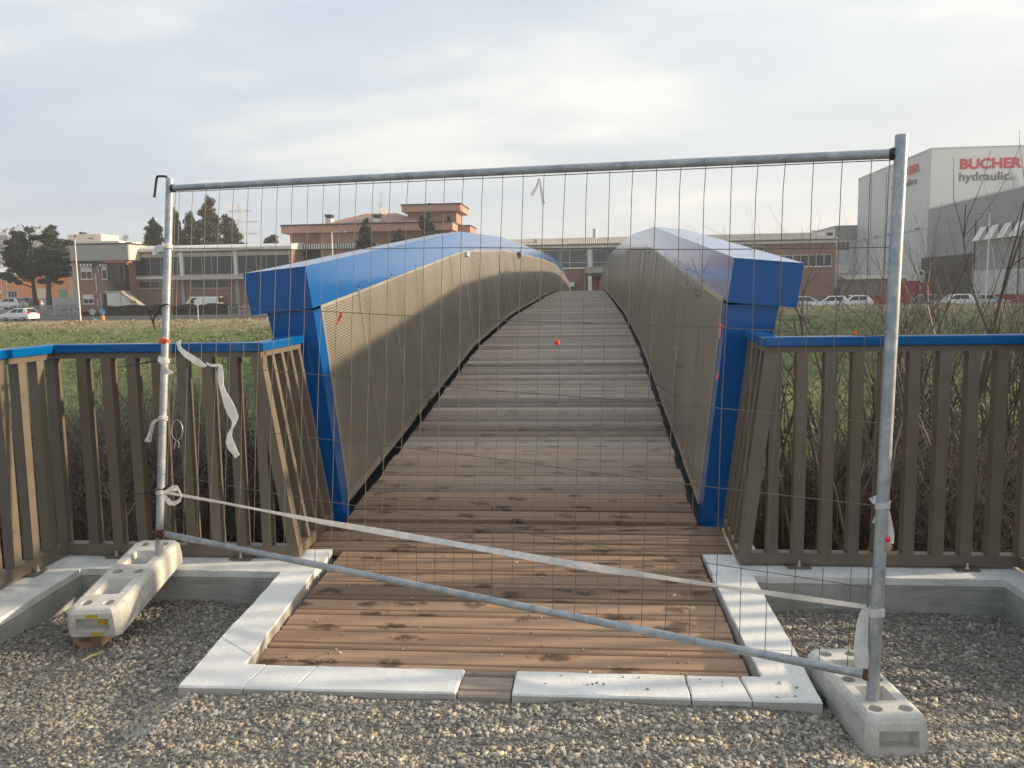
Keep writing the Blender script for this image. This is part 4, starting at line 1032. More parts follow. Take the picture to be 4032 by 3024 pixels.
for x, y, k, _ in LB:
    z = float(land(x, y)); want = 1.5-.0*(y-7)+random.uniform(-.25,.25)+(.0 if x < -3 else -.1); sc = (want-z)/[1.75,1.5,1.9][k]
    o = put('bramble_bush', BM[k], None, (x, y, z-.05), (0, 0, random.uniform(0, 6.28))); o.scale = (.85, .85, sc)
    tag(o, 'leafless brown bramble thicket on the bank behind the left railing', 'bush', 'brambles behind the left railing')
RBs = [(2.35,6.5,0), (2.9,6.2,1), (3.5,6.5,2), (4.5,7.0,0), (2.4,7.8,2), (3.0,8.1,0), (4.1,8.2,1), (5.2,8.4,2), (2.6,9.4,1), (3.6,9.8,2), (5.0,10.0,0), (6.2,9.9,1), (2.6,11,0), (4.4,11.3,2), (6,11.6,0)]
for x, y, k in RBs:
    z = float(land(x, y)); want = 1.05-.05*(y-7)+random.uniform(-.25,.2); sc = (want-z)/[1.75,1.5,1.9][k]
    o = put('bramble_bush', BM[k], None, (x, y, z-.05), (0, 0, random.uniform(0, 6.28))); o.scale = (.85, .85, sc)
    tag(o, 'dark leafless bramble on the bank between the saplings and right railing', 'bush', 'brambles behind the right railing')
def branch(mb, p, d, ln, r, lvl, up_=.25):
    segs = 5 if lvl > 1 else 4; pts = [p.copy()]; q = p.copy(); dd = d.copy()
    for i in range(segs):
        dd = (dd+Vector((random.gauss(0,.09), random.gauss(0,.09), random.gauss(.02,.05)+up_*.12))).normalized(); q = q+dd*ln/segs; pts.append(q.copy())
    mb.tube(pts, r, 5 if lvl > 2 else 3, False, r*.45)
    if lvl <= 0: return
    for k in range(random.randint(2, 3) if lvl > 1 else random.randint(2, 4)):
        i = random.randint(1, segs); a = random.uniform(0, 6.28)
        s = dd.cross(Vector((math.cos(a), math.sin(a), .3))).normalized()
        nd = (dd*.75+s*random.uniform(.35, .75)).normalized()
        branch(mb, pts[i], nd, ln*random.uniform(.5, .8), r*(1-.45*i/segs)*.62, lvl-1, up_)
def sapling(name, x, y, top, stems, lvl, r, label, lean=0, group='bare saplings behind the right railing'):
    z = float(land(x, y)); h = top-z; root = empty(name, (x, y, z), label, 'tree', group)
    WP[root.name] = Vector((0,0,0))
    mt, mc = MB(), MB()
    for s in range(stems):
        a = random.uniform(0, 6.28); d = Vector((math.cos(a)*.22+lean, math.sin(a)*.22, 1)).normalized(); p = Vector((math.cos(a)*.08*(stems > 1), math.sin(a)*.08*(stems > 1), 0))
        L_ = h*.52*random.uniform(.8, 1.1); pts = [p.copy()]; q = p.copy(); dd = d.copy()
        for i in range(6):
            dd = (dd+Vector((random.gauss(0,.06), random.gauss(0,.06), .04))).normalized(); q = q+dd*L_/6; pts.append(q.copy())
        rr = r*1.35*random.uniform(.75, 1.1); mt.tube(pts, rr, 6, False, rr*.6)
        branch(mc, pts[-1], dd, h*.36, rr*.7, lvl-1, .3)
        for k in range(4):
            i = random.randint(2, 6); a = random.uniform(0, 6.28); nd = (dd*.8+Vector((math.cos(a), math.sin(a), .2))*random.uniform(.35,.7)).normalized()
            branch(mc, pts[i], nd, h*random.uniform(.16, .30), rr*.55, lvl-1, .3)
    mt.build('trunk', M['bark_pale'], root); mc.build('crown', M['twig'], root)
    WP[root.name] = Vector((x, y, z)); return root
random.seed(5)
SP = [(2.95,7.2,2.55,1,3,.022,'tallest bare sapling with a forked trunk rising right of the right post', 0), (2.15,7.0,1.55,3,3,.013,'many stemmed bare sapling seen left of the right post', -.03),
      (1.62,7.4,1.5,2,2,.013,'thin bare sapling beside the right blue end post', 0), (3.7,7.6,2.1,2,3,.018,'twin stemmed bare sapling leaning right near the right picture edge', .2),
      (4.2,8.6,2.0,3,3,.016,'bare bushy sapling behind the twin stemmed one', .12), (2.6,8.6,1.7,2,3,.015,'slender bare sapling behind the right fence post', .05),
      (3.3,9.6,1.9,3,3,.016,'spreading bare sapling in front of the grey factory opening', .1), (4.9,9.4,1.9,2,3,.018,'bare sapling farthest right behind the right railing', .05),
      (1.9,9.2,1.35,3,2,.013,'low bare sapling behind the right end post', 0), (5.2,11.5,1.8,3,3,.02,'bare sapling far down the bank at the right edge', 0), (2.3,6.2,1.25,3,2,.010,'young whippy sapling close behind the right railing', .05),
      (3.4,6.5,1.5,2,3,.012,'crooked pale sapling close behind the railing right of the fence post', .12)]
for x, y, t, st, lv, r, lab, ln in SP: sapling('bare_sapling', x, y, t, st, lv, r, lab, ln)
for i in range(64):
    x = 1.45+5.0*((i*0.618) % 1)**(1 if i < 38 else .6); y = 5.9+4.2*((i*0.377+.13) % 1); x += .32*(y-6)
    sapling('bare_sapling', x, y, 1.15+.75*random.random()+.12*(x-2.5), random.randint(2, 4), 3, random.uniform(.010, .017), 'thin leafless shoots crowding the bank behind the right railing', random.uniform(-.1, .12), 'thin shoots behind the right railing')
sapling('bare_sapling', -4.1, 13.5, .85, 5, 3, .012, 'leafless wispy shrub on the levee seen through the mesh near the left post', 0, 'wispy shrubs beyond the left railing')
sapling('bare_sapling', -5.6, 15, .7, 4, 2, .010, 'low leafless wispy shrub left of the other wispy shrub', 0, 'wispy shrubs beyond the left railing')
# turf on the far levee, in tussocks
def tussocks(nc, per, x0, x1, y0, y1, sp_):
    cx2 = rng.uniform(x0, x1, nc); cy2 = y0+(y1-y0)*rng.random(nc); hh = rng.uniform(.5, 1.5, nc)
    x = (cx2[:, None]+rng.normal(size=(nc, per))*sp_).ravel(); y = np.clip((cy2[:, None]+rng.normal(size=(nc, per))*sp_), y0, y1).ravel(); return x, y, np.repeat(hh, per)
x, y, hh = tussocks(1700, 18, -75, 75, 60, 85, .38); z = land(x, y)
dry = (y > 78.3+1.3*np.sin(x*.45)+.9*np.sin(x*1.3)+rng.normal(size=len(x))*.6)
for nm, k, mt in (('grass', ~dry, M['turf']), ('dry_levee_grass', dry, M['straw'])):
    blades(nm, np.stack([x, y, z-.02], 1)[k], (rng.uniform(.10, .30, len(x))*hh)[k], rng.uniform(.03, .08, k.sum()), mt, 1.3)
x, y, hh = tussocks(1500, 18, -27, 27, 14, 60, .25); z = land(x, y)
blades('grass', np.stack([x, y, z-.02], 1), rng.uniform(.06, .22, len(x))*hh, rng.uniform(.012, .045, len(x)), M['turf'], 1.4)

# ================================================================== FAR SIDE
GZ = -.79
def fbox(mb, r, Y, d=.3, proud=0.0): x0, x1, z0, z1 = r; return mb.box(x0, x1, Y-proud, Y+d, z0, z1)
def part(name, mat, parent, *boxes):
    mb = MB()
    for r, Y, d, p in boxes: fbox(mb, r, Y, d, p)
    return mb.build(name, mat, parent)
def window(parent, r, Y, frame='white_metal', glass='glass', mull=(), hm=(), fw=.05, proud=.06, shutter=0, curtain=False, sill=True, name='window'):
    x0, x1, z0, z1 = r; mb = MB()
    for a in ((x0,x0+fw,z0,z1), (x1-fw,x1,z0,z1), (x0+fw,x1-fw,z0,z0+fw), (x0+fw,x1-fw,z1-fw,z1)): fbox(mb, a, Y, .01, proud)
    for f in mull: xm = lerp(x0, x1, f); fbox(mb, (xm-fw*.5, xm+fw*.5, z0+fw, z1-fw), Y, .01, proud*.9)
    for f in hm: zm = lerp(z0, z1, f); fbox(mb, (x0+fw, x1-fw, zm-fw*.5, zm+fw*.5), Y, .01, proud*.8)
    if sill: fbox(mb, (x0-.08, x1+.08, z0-.09, z0-.004), Y, .01, proud+.08)
    w_ = mb.build(name, M[frame], parent)
    fbox(mb := MB(), (x0+fw, x1-fw, z0+fw, z1-fw), Y, .005, .02); mb.build('pane', M[glass], w_)
    if shutter: fbox(mb := MB(), (x0+fw, x1-fw, lerp(z1, z0, shutter), z1-fw), Y, .005, .05); mb.build('shutter', M['shutter'], w_)
    if curtain: fbox(mb := MB(), (x0+fw*2, x1-fw*2, z0+fw, lerp(z1, z0, shutter)), Y, .004, .023); mb.build('curtain', M['curtain'], w_)
    return w_
# ---- brick house on the left
Y = 97.0
hs = empty('brick_house', (-62, Y, GZ), 'two storey brick house with grey corrugated attic beside the big cedars', 'house')
w_ = rc(zN, 985, 590, 1695, 1325, Y); part('wall', M['brick'], hs, ((w_[0], w_[1], GZ-.1, w_[3]), Y, 9, 0))
r = rc(zN, 975, 600, 1040, 1300, Y); part('pilaster', M['grey_render'], hs, ((r[0], r[1], GZ, r[3]), Y, .2, .05))
a = rc(zN, 925, 380, 1700, 590, Y-.6); mb = MB(); k = 70                        # corrugated attic band
for i in range(k):
    xa_, xb_ = lerp(a[0], a[1], i/k), lerp(a[0], a[1], (i+.55)/k); mb.box(xa_, xb_, Y-.66, Y-.55, a[2], a[3])
mb.box(a[0], a[1], Y-.55, Y+9, a[2], a[3]-.02); mb.build('attic_cladding', M['corrug'], hs)
part('roof_edge', M['slate_edge'], hs, ((a[0]-.1, a[1]+.1, a[3], a[3]+.14), Y-.7, 9.8, 0), ((a[0], a[1], a[2]-.16, a[2]-.005), Y-.7, .6, 0))
window(hs, rc(zN, 1070, 670, 1215, 835, Y), Y, mull=(.5,), shutter=.42, curtain=True)
window(hs, rc(zN, 1345, 665, 1412, 835, Y), Y, shutter=.33)
window(hs, rc(zN, 1097, 1040, 1240, 1160, Y), Y, mull=(.5,), shutter=.48)
for x0, x1 in ((1040, 1220), (1300, 1410)):                                      # striped awnings
    r = rc(zN, x0, 632, x1, 660, Y-.5); aw = part('awning', M['green'], hs, (r, Y-.5, .5, 0)); k = 4 if x1-x0 > 150 else 3
    for i in range(k):
        xm = lerp(r[0], r[1], (i+.3)/k); part('awning_stripe', M['white_metal'], aw, ((xm, xm+(r[1]-r[0])/k*.5, r[2]-.05, r[3]), Y-.5, .05, .03))
r = rc(zN, 1412, 645, 1645, 985, Y-1.2); bl = part('balcony', M['slate_edge'], hs, ((r[0], r[1], r[2], r[2]+.18), Y-1.2, 1.2, 0))
mb = MB()
for i in range(14): xm = lerp(r[0], r[1], (i+.5)/14); mb.box(xm-.02, xm+.02, Y-1.2, Y-1.16, r[2]+.19, r[2]+.95)
mb.box(r[0], r[1], Y-1.21, Y-1.15, r[2]+.95, r[2]+1.0); tag(mb.build('balcony_bars', M['slate_edge'], bl), kind='stuff')
part('blind', M['blind'], hs, ((r[0]+.05, lerp(r[0],r[1],.33), r[2]+1.02, r[3]), Y-1.15, .05, 0), ((lerp(r[0],r[1],.36), lerp(r[0],r[1],.72), r[2]+.6, r[3]), Y-1.15, .05, 0), ((lerp(r[0],r[1],.86), r[1], r[2]+1.02, r[3]), Y-1.15, .05, 0))
part('balcony_door', M['dark'], hs, ((r[0]+.1, r[1]-.1, r[2]+.2, r[3]), Y-.02, .01, 0))
r = rc(zN, 1370, 600, 1690, 617, Y-.9); part('red_awning', plain('faded_red', (.5,.16,.10), .8), hs, (r, Y-.9, .9, 0))
for x0, y0, y1 in ((1275, 760, 1000), (1298, 1080, 1195), (1338, 1025, 1210), (1300, 665, 750)):
    r = rc(zN, x0-5, y0, x0+5, y1, Y); part('downpipe', M['white_render'], hs, (r, Y-.12, .1, 0))
r = rc(zN, 1370, 1030, 1412, 1195, Y); part('door', M['dark'], hs, ((r[0], r[1], GZ, r[3]), Y, .05, .03))
r = rc(zN, 1412, 1005, 1592, 1190, Y-2.2); part('stair_shed', M['white_render'], hs, ((r[0], r[1], GZ, r[3]), Y-2.2, 2.1, 0))
part('shed_roof', M['fibre'], hs, ((r[0]-.2, r[1]+.2, r[3]+.003, r[3]+.12), Y-2.35, 2.3, 0))
b_ = rc(zN, 1600, 1005, 2010, 1190, Y-2.2); st = MB(); k = 14
for i in range(k):
    xa_, xb_ = lerp(b_[0], b_[1], i/k), lerp(b_[0], b_[1], (i+1)/k); zt_ = lerp(b_[3], GZ+.15, i/k); st.box(xa_, xb_, Y-2.2, Y-.9, GZ, zt_-.18)
sb = st.build('staircase', M['white_render'], hs)
for i in range(k):
    xa_, xb_ = lerp(b_[0], b_[1], i/k), lerp(b_[0], b_[1], (i+1)/k); zt_ = lerp(b_[3], GZ+.15, i/k); MB().box(xa_-.05, xb_+.05, Y-2.3, Y-.85, zt_-.177, zt_).build('step', M['fibre'], sb)
r = rc(zN, 1732, 1118, 1790, 1150, Y-2.2); part('vent', M['dark'], hs, (r, Y-2.2, .05, .03))
r = rc(zN, 1665, 345, 1712, 440, Y+1); part('chimney', M['slate_edge'], hs, (r, Y+1, .6, 0))
# dish
dr = empty('satellite_dish', atY(*zN(1660, 372), Y), 'pale round satellite dish on the roof of the brick house', 'satellite dish')
c = atY(*zN(1658, 298), Y); mb = MB(); ax = Vector((.05, -1, .35)).normalized(); ux = ax.cross(Vector((0,0,1))).normalized(); uy = ux.cross(ax); vs = []; fs = []
for j in range(5):
    for i in range(20): t = j/4*.40; vs.append(c+(ux*math.cos(i*.31416)+uy*math.sin(i*.31416))*t*1.02+ax*(t*t*.6))
for j in range(4):
    for i in range(20): ii=(i+1)%20; fs.append((j*20+i,j*20+ii,(j+1)*20+ii,(j+1)*20+i))
mb.add(vs, fs); mb.build('reflector', plain('dish_cream', (.72,.68,.55), .5), dr, smooth=True)
b0 = atY(*zN(1660, 380), Y); MB().tube([b0, c-ax*.05], .03, 6).build('mast', M['dark_steel'], dr); MB().tube([c-uy*.35+ax*.1, c+ax*.42], .015, 5).build('arm', M['dark_steel'], dr)
# ---- brick factory left
Y = 99.0
fa = empty('brick_factory', (-40, Y, GZ), 'long brick factory with pale curved roof and dark strip windows on the left', 'factory')
xl = rc(zN, 1695, 500, 1720, 600, Y)[0]; xr = rc(zS, 1500, 800, 1512, 900, Y)[1]
zr0, zr1 = rc(zS, 700, 722, 900, 790, Y)[2:]; zb1 = rc(zS, 500, 798, 700, 855, Y)
part('wall', M['brick'], fa, ((xl, xr, GZ-.1, zb1[3]), Y, 4.6, 0))
mb = MB()                                                                         # curved roof sheet along x
prof = [(-.45, zr0), (-.5, zr0+.35), (-.2, lerp(zr0, zr1, .75)), (1.4, zr1), (3, zr1+.15), (4.6, zr1+.1), (4.7, zr0)]
vs = [(x_, Y+p[0], p[1]) for x_ in (xl-.3, xr+.2) for p in prof]; k = len(prof)
mb.add(vs, [(i, i+1, k+i+1, k+i) for i in range(k-1)]+[(k-1, 0, k, 2*k-1), tuple(range(k-1,-1,-1)), tuple(range(k, 2*k))]); mb.build('roof', M['white_metal'], fa)
part('eaves_beam', M['fibre'], fa, ((xl-.2, xr-.4, lerp(zr0, zb1[2], .12), zr0-.04), Y-.4, .4, 0), ((xl, xr-.2, zb1[2], lerp(zr0, zb1[2], .30)), Y-.12, .12, 0))
bays = [(zN, 1728, 2140, 548, 790, (.585, .885)), (zS, 345, 890, 850, 1058, (.36, .555)), (zS, 932, 1495, 845, 1058, (.36, .555))]
wz = rc(zS, 500, 852, 700, 1056, Y)
xs_ = []
for f, a0, a1, y0, y1, mu in bays:
    r = rc(f, a0, y0, a1, y1, Y); 
    if f is zN: r = (r[0], rc(zS, 300, 860, 306, 1050, Y)[0], 0, 0); mu = (.40, .62, .83)
    window(fa, (r[0], r[1], wz[2], wz[3]), Y, 'fibre', 'glass', mu, fw=.06, name='strip_window', sill=False); xs_.append((r[0], r[1]))
for (a0, a1), (b0_, b1_) in zip(xs_[:-1], xs_[1:]): part('column', M['white_render'], fa, ((a1+.05, b0_-.05, wz[2]-.1, zb1[3]), Y-.2, .25, 0))
part('string_course', M['white_render'], fa, ((xl, xr-.1, wz[2]-.42, wz[2]-.1), Y-.1, .1, 0))
r = rc(zS, 195, 1070, 1100, 1108, Y-1); ca = MB(); ca.hexa([(r[0],Y-1.3,r[2]),(r[1],Y-1.3,r[2]),(r[1],Y-.1,wz[2]-.10),(r[0],Y-.1,wz[2]-.10),(r[0],Y-1.3,r[2]+.1),(r[1],Y-1.3,r[2]+.1),(r[1],Y-.1,wz[2]),(r[0],Y-.1,wz[2])]); ca.build('canopy', M['fibre'], fa)
for f, a0, a1, y0, y1, mu in ((zN, 1828, 2135, 862, 958, (.52, .93)), (zS, 195, 248, 1122, 1203, ()), (zS, 410, 835, 1115, 1200, (.35, .6))): window(fa, rc(f, a0, y0, a1, y1, Y), Y, 'fibre', 'glass', mu, name='low_window')
for x0, x1 in ((322, 356), (912, 948)): r = rc(zS, x0, 1110, x1, 1370, Y); part('pier', M['grey_render'], fa, ((r[0], r[1], GZ, r[3]), Y-.15, .15, 0))
# ---- villa behind
Y = 104.0
vl = empty('brick_villa', (-18, Y, GZ), 'orange brick villa with flat tower, tiled hip roof and striped awnings', 'house')
r = rc(zE, 385, 330, 1385, 520, Y); part('wall', M['brick_villa'], vl, ((r[0], r[1], GZ-.1, r[3]), Y, 14, 0))
r2 = rc(zE, 580, 335, 820, 410, Y); part('wall_return', M['brick_villa'], vl, ((r2[0], r2[1], GZ, r2[3]), Y-.8, .79, 0))
e0 = rc(zE, 330, 290, 1395, 335, Y-1.2); part('eaves_slab', M['fascia'], vl, ((e0[0], e0[1], e0[2], e0[3]), Y-1.4, 17, 0))
part('gutter', M['slate_edge'], vl, ((e0[0]-.1, e0[1]+.1, e0[3]+.002, e0[3]+.18), Y-1.5, 17.2, 0))
h0 = rc(zE, 600, 222, 1150, 285, Y+5); ap = rc(zE, 850, 222, 1000, 230, Y+7); z0 = e0[3]+.18
mb = MB(); xa_, xb_ = rc(zE, 590, 280, 1130, 285, Y)[0:2]
mb.add([(xa_, Y-.8, z0), (xb_+2, Y-.8, z0), (xb_+2, Y+14, z0), (xa_, Y+14, z0), (ap[0], Y+7, ap[3]), (ap[1]+1, Y+7, ap[3])], [(0,1,5,4), (2,3,4,5), (1,2,5), (3,0,4), (3,2,1,0)]); mb.build('hip_roof', M['tiles'], vl)
for x0 in (600, 897):
    r = rc(zE, x0, 252, x0+37, 284, Y); cm = part('chimney', M['white_render'], vl, ((r[0], r[1], z0-.5, r[3]), Y, 1.2, 0))
    q = rc(zE, x0, 228, x0+37, 251, Y); part('chimney_cap', M['slate_edge'], cm, ((q[0]-.05, q[1]+.05, q[3]-.3, q[3]), Y-.05, 1.3, 0), ((q[0]+.1, q[1]-.1, q[2], q[3]-.3), Y+.1, 1, 0))
t = rc(zE, 1115, 200, 1418, 345, Y+2); tw = part('tower', M['brick_villa'], vl, ((t[0], t[1], z0-1, t[3]), Y+2, 5, 0))
t2 = rc(zE, 1080, 170, 1446, 210, Y+1.4); part('tower_slab', M['fascia'], vl, (t2, Y+1, 7, 0)); part('tower_gutter', M['slate_edge'], vl, ((t2[0]-.1, t2[1]+.1, t2[3]+.002, t2[3]+.15), Y+.9, 7.2, 0))
r = rc(zE, 1360, 240, 1378, 275, Y+2); part('vent', M['dark'], vl, (r, Y+2, .1, .05))
r = rc(zE, 1425, 300, 1503, 345, Y+3); part('wing', M['brick_villa'], vl, ((r[0]-.5, r[1], GZ, r[3]), Y+3, 6, 0)); part('gutter', M['slate_edge'], vl, ((r[0]-.6, r[1]+.1, r[3]+.002, r[3]+.12), Y+2.9, 6.2, 0))
r = rc(zE, 1238, 157, 1256, 168, Y+4); part('roof_vent', M['slate_edge'], vl, ((r[0], r[1], t2[3]+.1, r[3]), Y+4, .5, 0))
for x0, x1 in ((398, 818), (905, 1010)):
    r = rc(zE, x0, 412, x1, 440, Y-1); aw = part('awning', M['green'], vl, (r, Y-1.4, .8, 0)); k = int((x1-x0)/15)
    for i in range(k): xm = lerp(r[0], r[1], (i+.25)/k); part('awning_stripe', M['white_metal'], aw, ((xm, xm+(r[1]-r[0])/k*.5, r[2]-.06, r[3]+.03), Y-1.4, .05, .03))
window(vl, rc(zE, 430, 446, 582, 530, Y), Y, 'slate_edge', 'dark', (.5,), name='window'); window(vl, rc(zE, 700, 446, 800, 530, Y), Y, 'slate_edge', 'dark', (.5,))
r = rc(zE, 358, 528, 520, 560, Y-3); mb = MB(); mb.tube([(r[0], Y-3, r[3]), (r[1], Y-3, r[3])], .04, 6)
for i in range(8): xm = lerp(r[0], r[1], i/7); mb.tube([(xm, Y-3, r[2]-.6), (xm, Y-3, r[3])], .03, 4)
tag(mb.build('terrace_rail', M['white_metal'], vl), kind='stuff')
a0 = atY(*zE(948, 215), Y+7); a1 = atY(*zE(952, 82), Y+7); mb = MB()
for dx in (-.3, .3): mb.tube([a0+Vector((dx,0,-2)), lerp(a0, a1, .45)+Vector((dx*.6,0,0))], .03, 4)
mb.tube([a0, a1], .035, 4)
for i in range(7): z_ = lerp(a0.z-1, lerp(a0.z, a1.z, .45), i/6); mb.tube([(a0.x-.3+.02*i, Y+7, z_), (a0.x+.3-.02*i, Y+7, z_+.4)], .02, 3)
for f in (.6, .8, .95): q = lerp(a0, a1, f); mb.tube([q-Vector((.4,0,0)), q+Vector((.4,0,0))], .02, 3)
mb.build('aerial', M['panel_pale'], vl)
c = atY(*zE(960, 210), Y+6); mb = MB(); mb.tube([c, c+Vector((.1,-.25,.08))], [.55,.5], 16); mb.build('dish', plain('dish_cream_2', (.72,.68,.55), .5), vl, smooth=True)
# ---- long warehouse behind the bridge
Y = 101.0
wh = empty('warehouse', (10, Y, GZ), 'long low warehouse with corrugated roof and big panes beyond the deck crest', 'warehouse')
x0 = rc(zK, -260, 260, 300, 310, Y)[0]; x1 = rc(zV, 575, 1010, 600, 1100, Y)[1]
ev = rc(zK, 650, 318, 1140, 352, Y); rg = rc(zK, 650, 244, 1140, 250, Y+6)
part('wall', M['brick'], wh, ((x0, x1, GZ-.1, ev[3]), Y, 16, 0))
mb = MB(); k = int((x1-x0)/.24)
zl, zh = ev[3]+.02, rg[3]
for i in range(k):                                                                # corrugations run up the slope
    a_, b2 = lerp(x0-.3, x1+.3, i/k), lerp(x0-.3, x1+.3, (i+.5)/k); c2 = lerp(x0-.3, x1+.3, (i+1)/k)
    mb.add([(a_, Y-.6, zl), (b2, Y-.6, zl+.07), (c2, Y-.6, zl), (a_, Y+6, zh), (b2, Y+6, zh+.07), (c2, Y+6, zh)], [(0,1,4,3), (1,2,5,4)])
mb.add([(x0-.3,Y+6,zh),(x1+.3,Y+6,zh),(x1+.3,Y+16,zl),(x0-.3,Y+16,zl),(x0-.3,Y-.58,zl-.05),(x1+.3,Y-.58,zl-.05)], [(0,1,2,3),(4,5,1,0)]); mb.build('roof', M['fibre'], wh)
part('eaves_beam', M['white_render'], wh, ((x0, x1, ev[2], ev[3]-.04), Y-.35, .35, 0))
wz = rc(zK, 700, 372, 1100, 570, Y)
for i, (a0, a1) in enumerate(((-200, 110), (170, 600), (650, 1142), (1195, 1610), (1670, 2110), (2170, 2600), (2660, 3060))):
    r = rc(zK, a0, 372, a1, 570, Y)
    if r[0] < x0+.2: r = (x0+.3, r[1], 0, 0)
    if r[1]-r[0] < 1: continue
    window(wh, (r[0], r[1], wz[2], wz[3]), Y, 'white_metal', 'glass_green', (.40, .61), (.30,), name='strip_window')
r = rc(zV, 110, 1045, 500, 1140, Y); window(wh, (rc(zV, 60, 1045, 70, 1140, Y)[0], rc(zV, 560, 1045, 570, 1140, Y)[1], r[2], r[3]), Y, 'white_metal', 'glass', [i/8 for i in range(1, 8)], name='strip_window')
for a0, a1 in ((1148, 1190), (612, 640)): r = rc(zK, a0, 352, a1, 810, Y); part('column', M['white_render'], wh, ((r[0], r[1], GZ, r[3]), Y-.2, .2, 0))
p_ = rc(zK, 1108, 585, 1400, 625, Y-1.5); mb = MB(); k = 26
for i in range(k):
    a_, b2, c2 = (lerp(p_[0], p_[1], (i+t)/k) for t in (0, .5, 1)); mb.add([(a_,Y-1.6,p_[2]),(b2,Y-1.6,p_[2]+.09),(c2,Y-1.6,p_[2]),(a_,Y-.02,p_[3]+.4),(b2,Y-.02,p_[3]+.49),(c2,Y-.02,p_[3]+.4)], [(0,1,4,3),(1,2,5,4)])
mb.build('porch_roof', M['fibre'], wh); part('porch_beam', M['green'], wh, ((p_[0]+.5, p_[1], p_[2]-.30, p_[2]-.01), Y-1.5, .15, 0))
r = rc(zK, 1150, 640, 1188, 810, Y-1.4); part('porch_post', M['white_render'], wh, ((r[0], r[1], GZ, p_[2]-.31), Y-1.5, .3, 0))
r = rc(zK, 1240, 632, 1330, 810, Y); part('door', M['crimson'], wh, ((r[0], r[1], GZ, r[3]), Y, .05, .04))
r = rc(zK, 860, 722, 1000, 815, Y-1); part('awning_frame', M['green'], wh, ((r[1]-.05, r[1]+.2, GZ, r[3]-.35), Y-1.2, .2, 0), ((r[0], r[1]-.06, r[3]-.75, r[3]-.5), Y-1.2, .12, 0))
mb = MB(); k = 5
for i in range(k): xa_, xb_ = lerp(r[0], r[1], i/k), lerp(r[0], r[1], (i+1)/k); mb.hexa([(xa_,Y-1.5,r[3]-.55),(xb_,Y-1.5,r[3]-.55),(xb_,Y-.05,r[3]-.1),(xa_,Y-.05,r[3]-.1),(xa_,Y-1.5,r[3]-.25-.1*(i%2)),(xb_,Y-1.5,r[3]-.25-.1*(i%2)),(xb_,Y-.05,r[3]+.05),(xa_,Y-.05,r[3]+.05)])
mb.build('awning', plain('pale_green_awning', (.55,.6,.52), .8), wh)
r = rc(zK, 560, 252, 598, 318, Y+1.5); part('chimney', M['fibre'], wh, ((r[0], r[1], r[2]-.3, r[3]), Y+1.5, 1, 0))
r = rc(zK, 1200, 140, 1244, 240, Y+5); b0 = Vector(((r[0]+r[1])/2, Y+5, r[2]-1.5)); b1 = Vector((b0.x, Y+5, r[3])); MB().tube([b0, b1], (r[1]-r[0])/2, 12).build('steel_flue', M['panel_pale'], wh, smooth=True)
r = rc(zV, 600, 1000, 720, 1370, Y+.5)
# ---- factory with the sign
YT = 130.3; XT = 50.2
ft = empty('sign_factory', (XT, YT, GZ), 'tall pale factory tower with the red and grey lettering', 'factory')
zt_ = atY(3639, 589, YT).z
mb = MB(); mb.box(XT, XT+60, YT, YT+33.5, GZ-.1, zt_); mb.build('tower', M['panel_pale'], ft)
mb = MB(); mb.box(XT+.01, XT+60, YT-.06, YT-.005, 6, zt_); mb.build('sunlit_face', M['panel_sunlit'], ft)  # front recoloured paler and warmer to paint sunlight; the shaded side stays grey
mb = MB(); mb.box(XT-.08, XT+60.05, YT-.1, YT+33.6, zt_+.003, zt_+.22); mb.build('parapet_trim', M['panel_pale'], ft)
for yy in (YT+10.5, YT+18.5, YT+26): MB().box(XT-.07, XT-.005, yy-.07, yy+.07, GZ, zt_-.8).build('downpipe', M['panel_grey'], ft)
MB().box(XT-.02, XT-.004, YT+.05, YT+33.4, 10.0, 10.12).build('cladding_joint', M['panel_grey'], ft)
for i in range(5): yy = YT+4+i*6.2; MB().box(XT-.5, XT-.005, yy-.35, yy+.35, 10.2, 10.4).build('floodlight', M['panel_grey'], ft)
def lettering(txt, mat, p0, w_m, h_m, face, bold):
    cu = bpy.data.curves.new('lettering', 'FONT'); cu.body = txt; cu.size = 1; cu.offset = 0; cu.extrude = .04; cu.bevel_depth = bold; cu.bevel_resolution = 0; cu.space_character = 1.02
    o = bpy.data.objects.new('lettering', cu); C.objects.link(o); bpy.context.view_layer.update()
    me = bpy.data.meshes.new_from_object(o.evaluated_get(bpy.context.evaluated_depsgraph_get())); bpy.data.objects.remove(o)
    vs = [v.co.copy() for v in me.vertices]; xa, xb = min(v.x for v in vs), max(v.x for v in vs); ya, yb = min(v.y for v in vs), max(v.y for v in vs)
    for v in me.vertices:
        a, b, c = (v.co.x-xa)/(xb-xa)*w_m, (v.co.y-ya)/(yb-ya)*h_m, v.co.z+.05
        v.co = (a, -c-.09, b) if face == 'front' else (-c-.05, -a, b)
    me.materials.clear(); me.materials.append(M[mat]); me.update()
    return put('lettering', me, ft, p0)
r = rc(zV, 1617, 250, 2122, 340, YT); z0_ = atY(*zV(1870, 340), YT).z; z1_ = atY(*zV(1870, 253), YT).z
lettering('BUCHER', 'sign_red', (r[0], YT, z0_), r[1]-r[0], z1_-z0_, 'front', .035)
r = rc(zV, 1608, 365, 2058, 460, YT); z0_ = atY(*zV(1830, 458), YT).z; z1_ = atY(*zV(1830, 366), YT).z
lettering('hydraulics', 'sign_grey', (r[0], YT, z0_), r[1]-r[0], z1_-z0_, 'front', .012)
ya_ = atX(*zV(1290, 330), XT).y; zb_ = atX(*zV(1290, 362), XT).z; zt2 = atX(*zV(1290, 288), XT).z
lettering('BUCHER', 'sign_red', (XT, ya_+11.2, zb_), 11.2, zt2-zb_, 'side', .035)
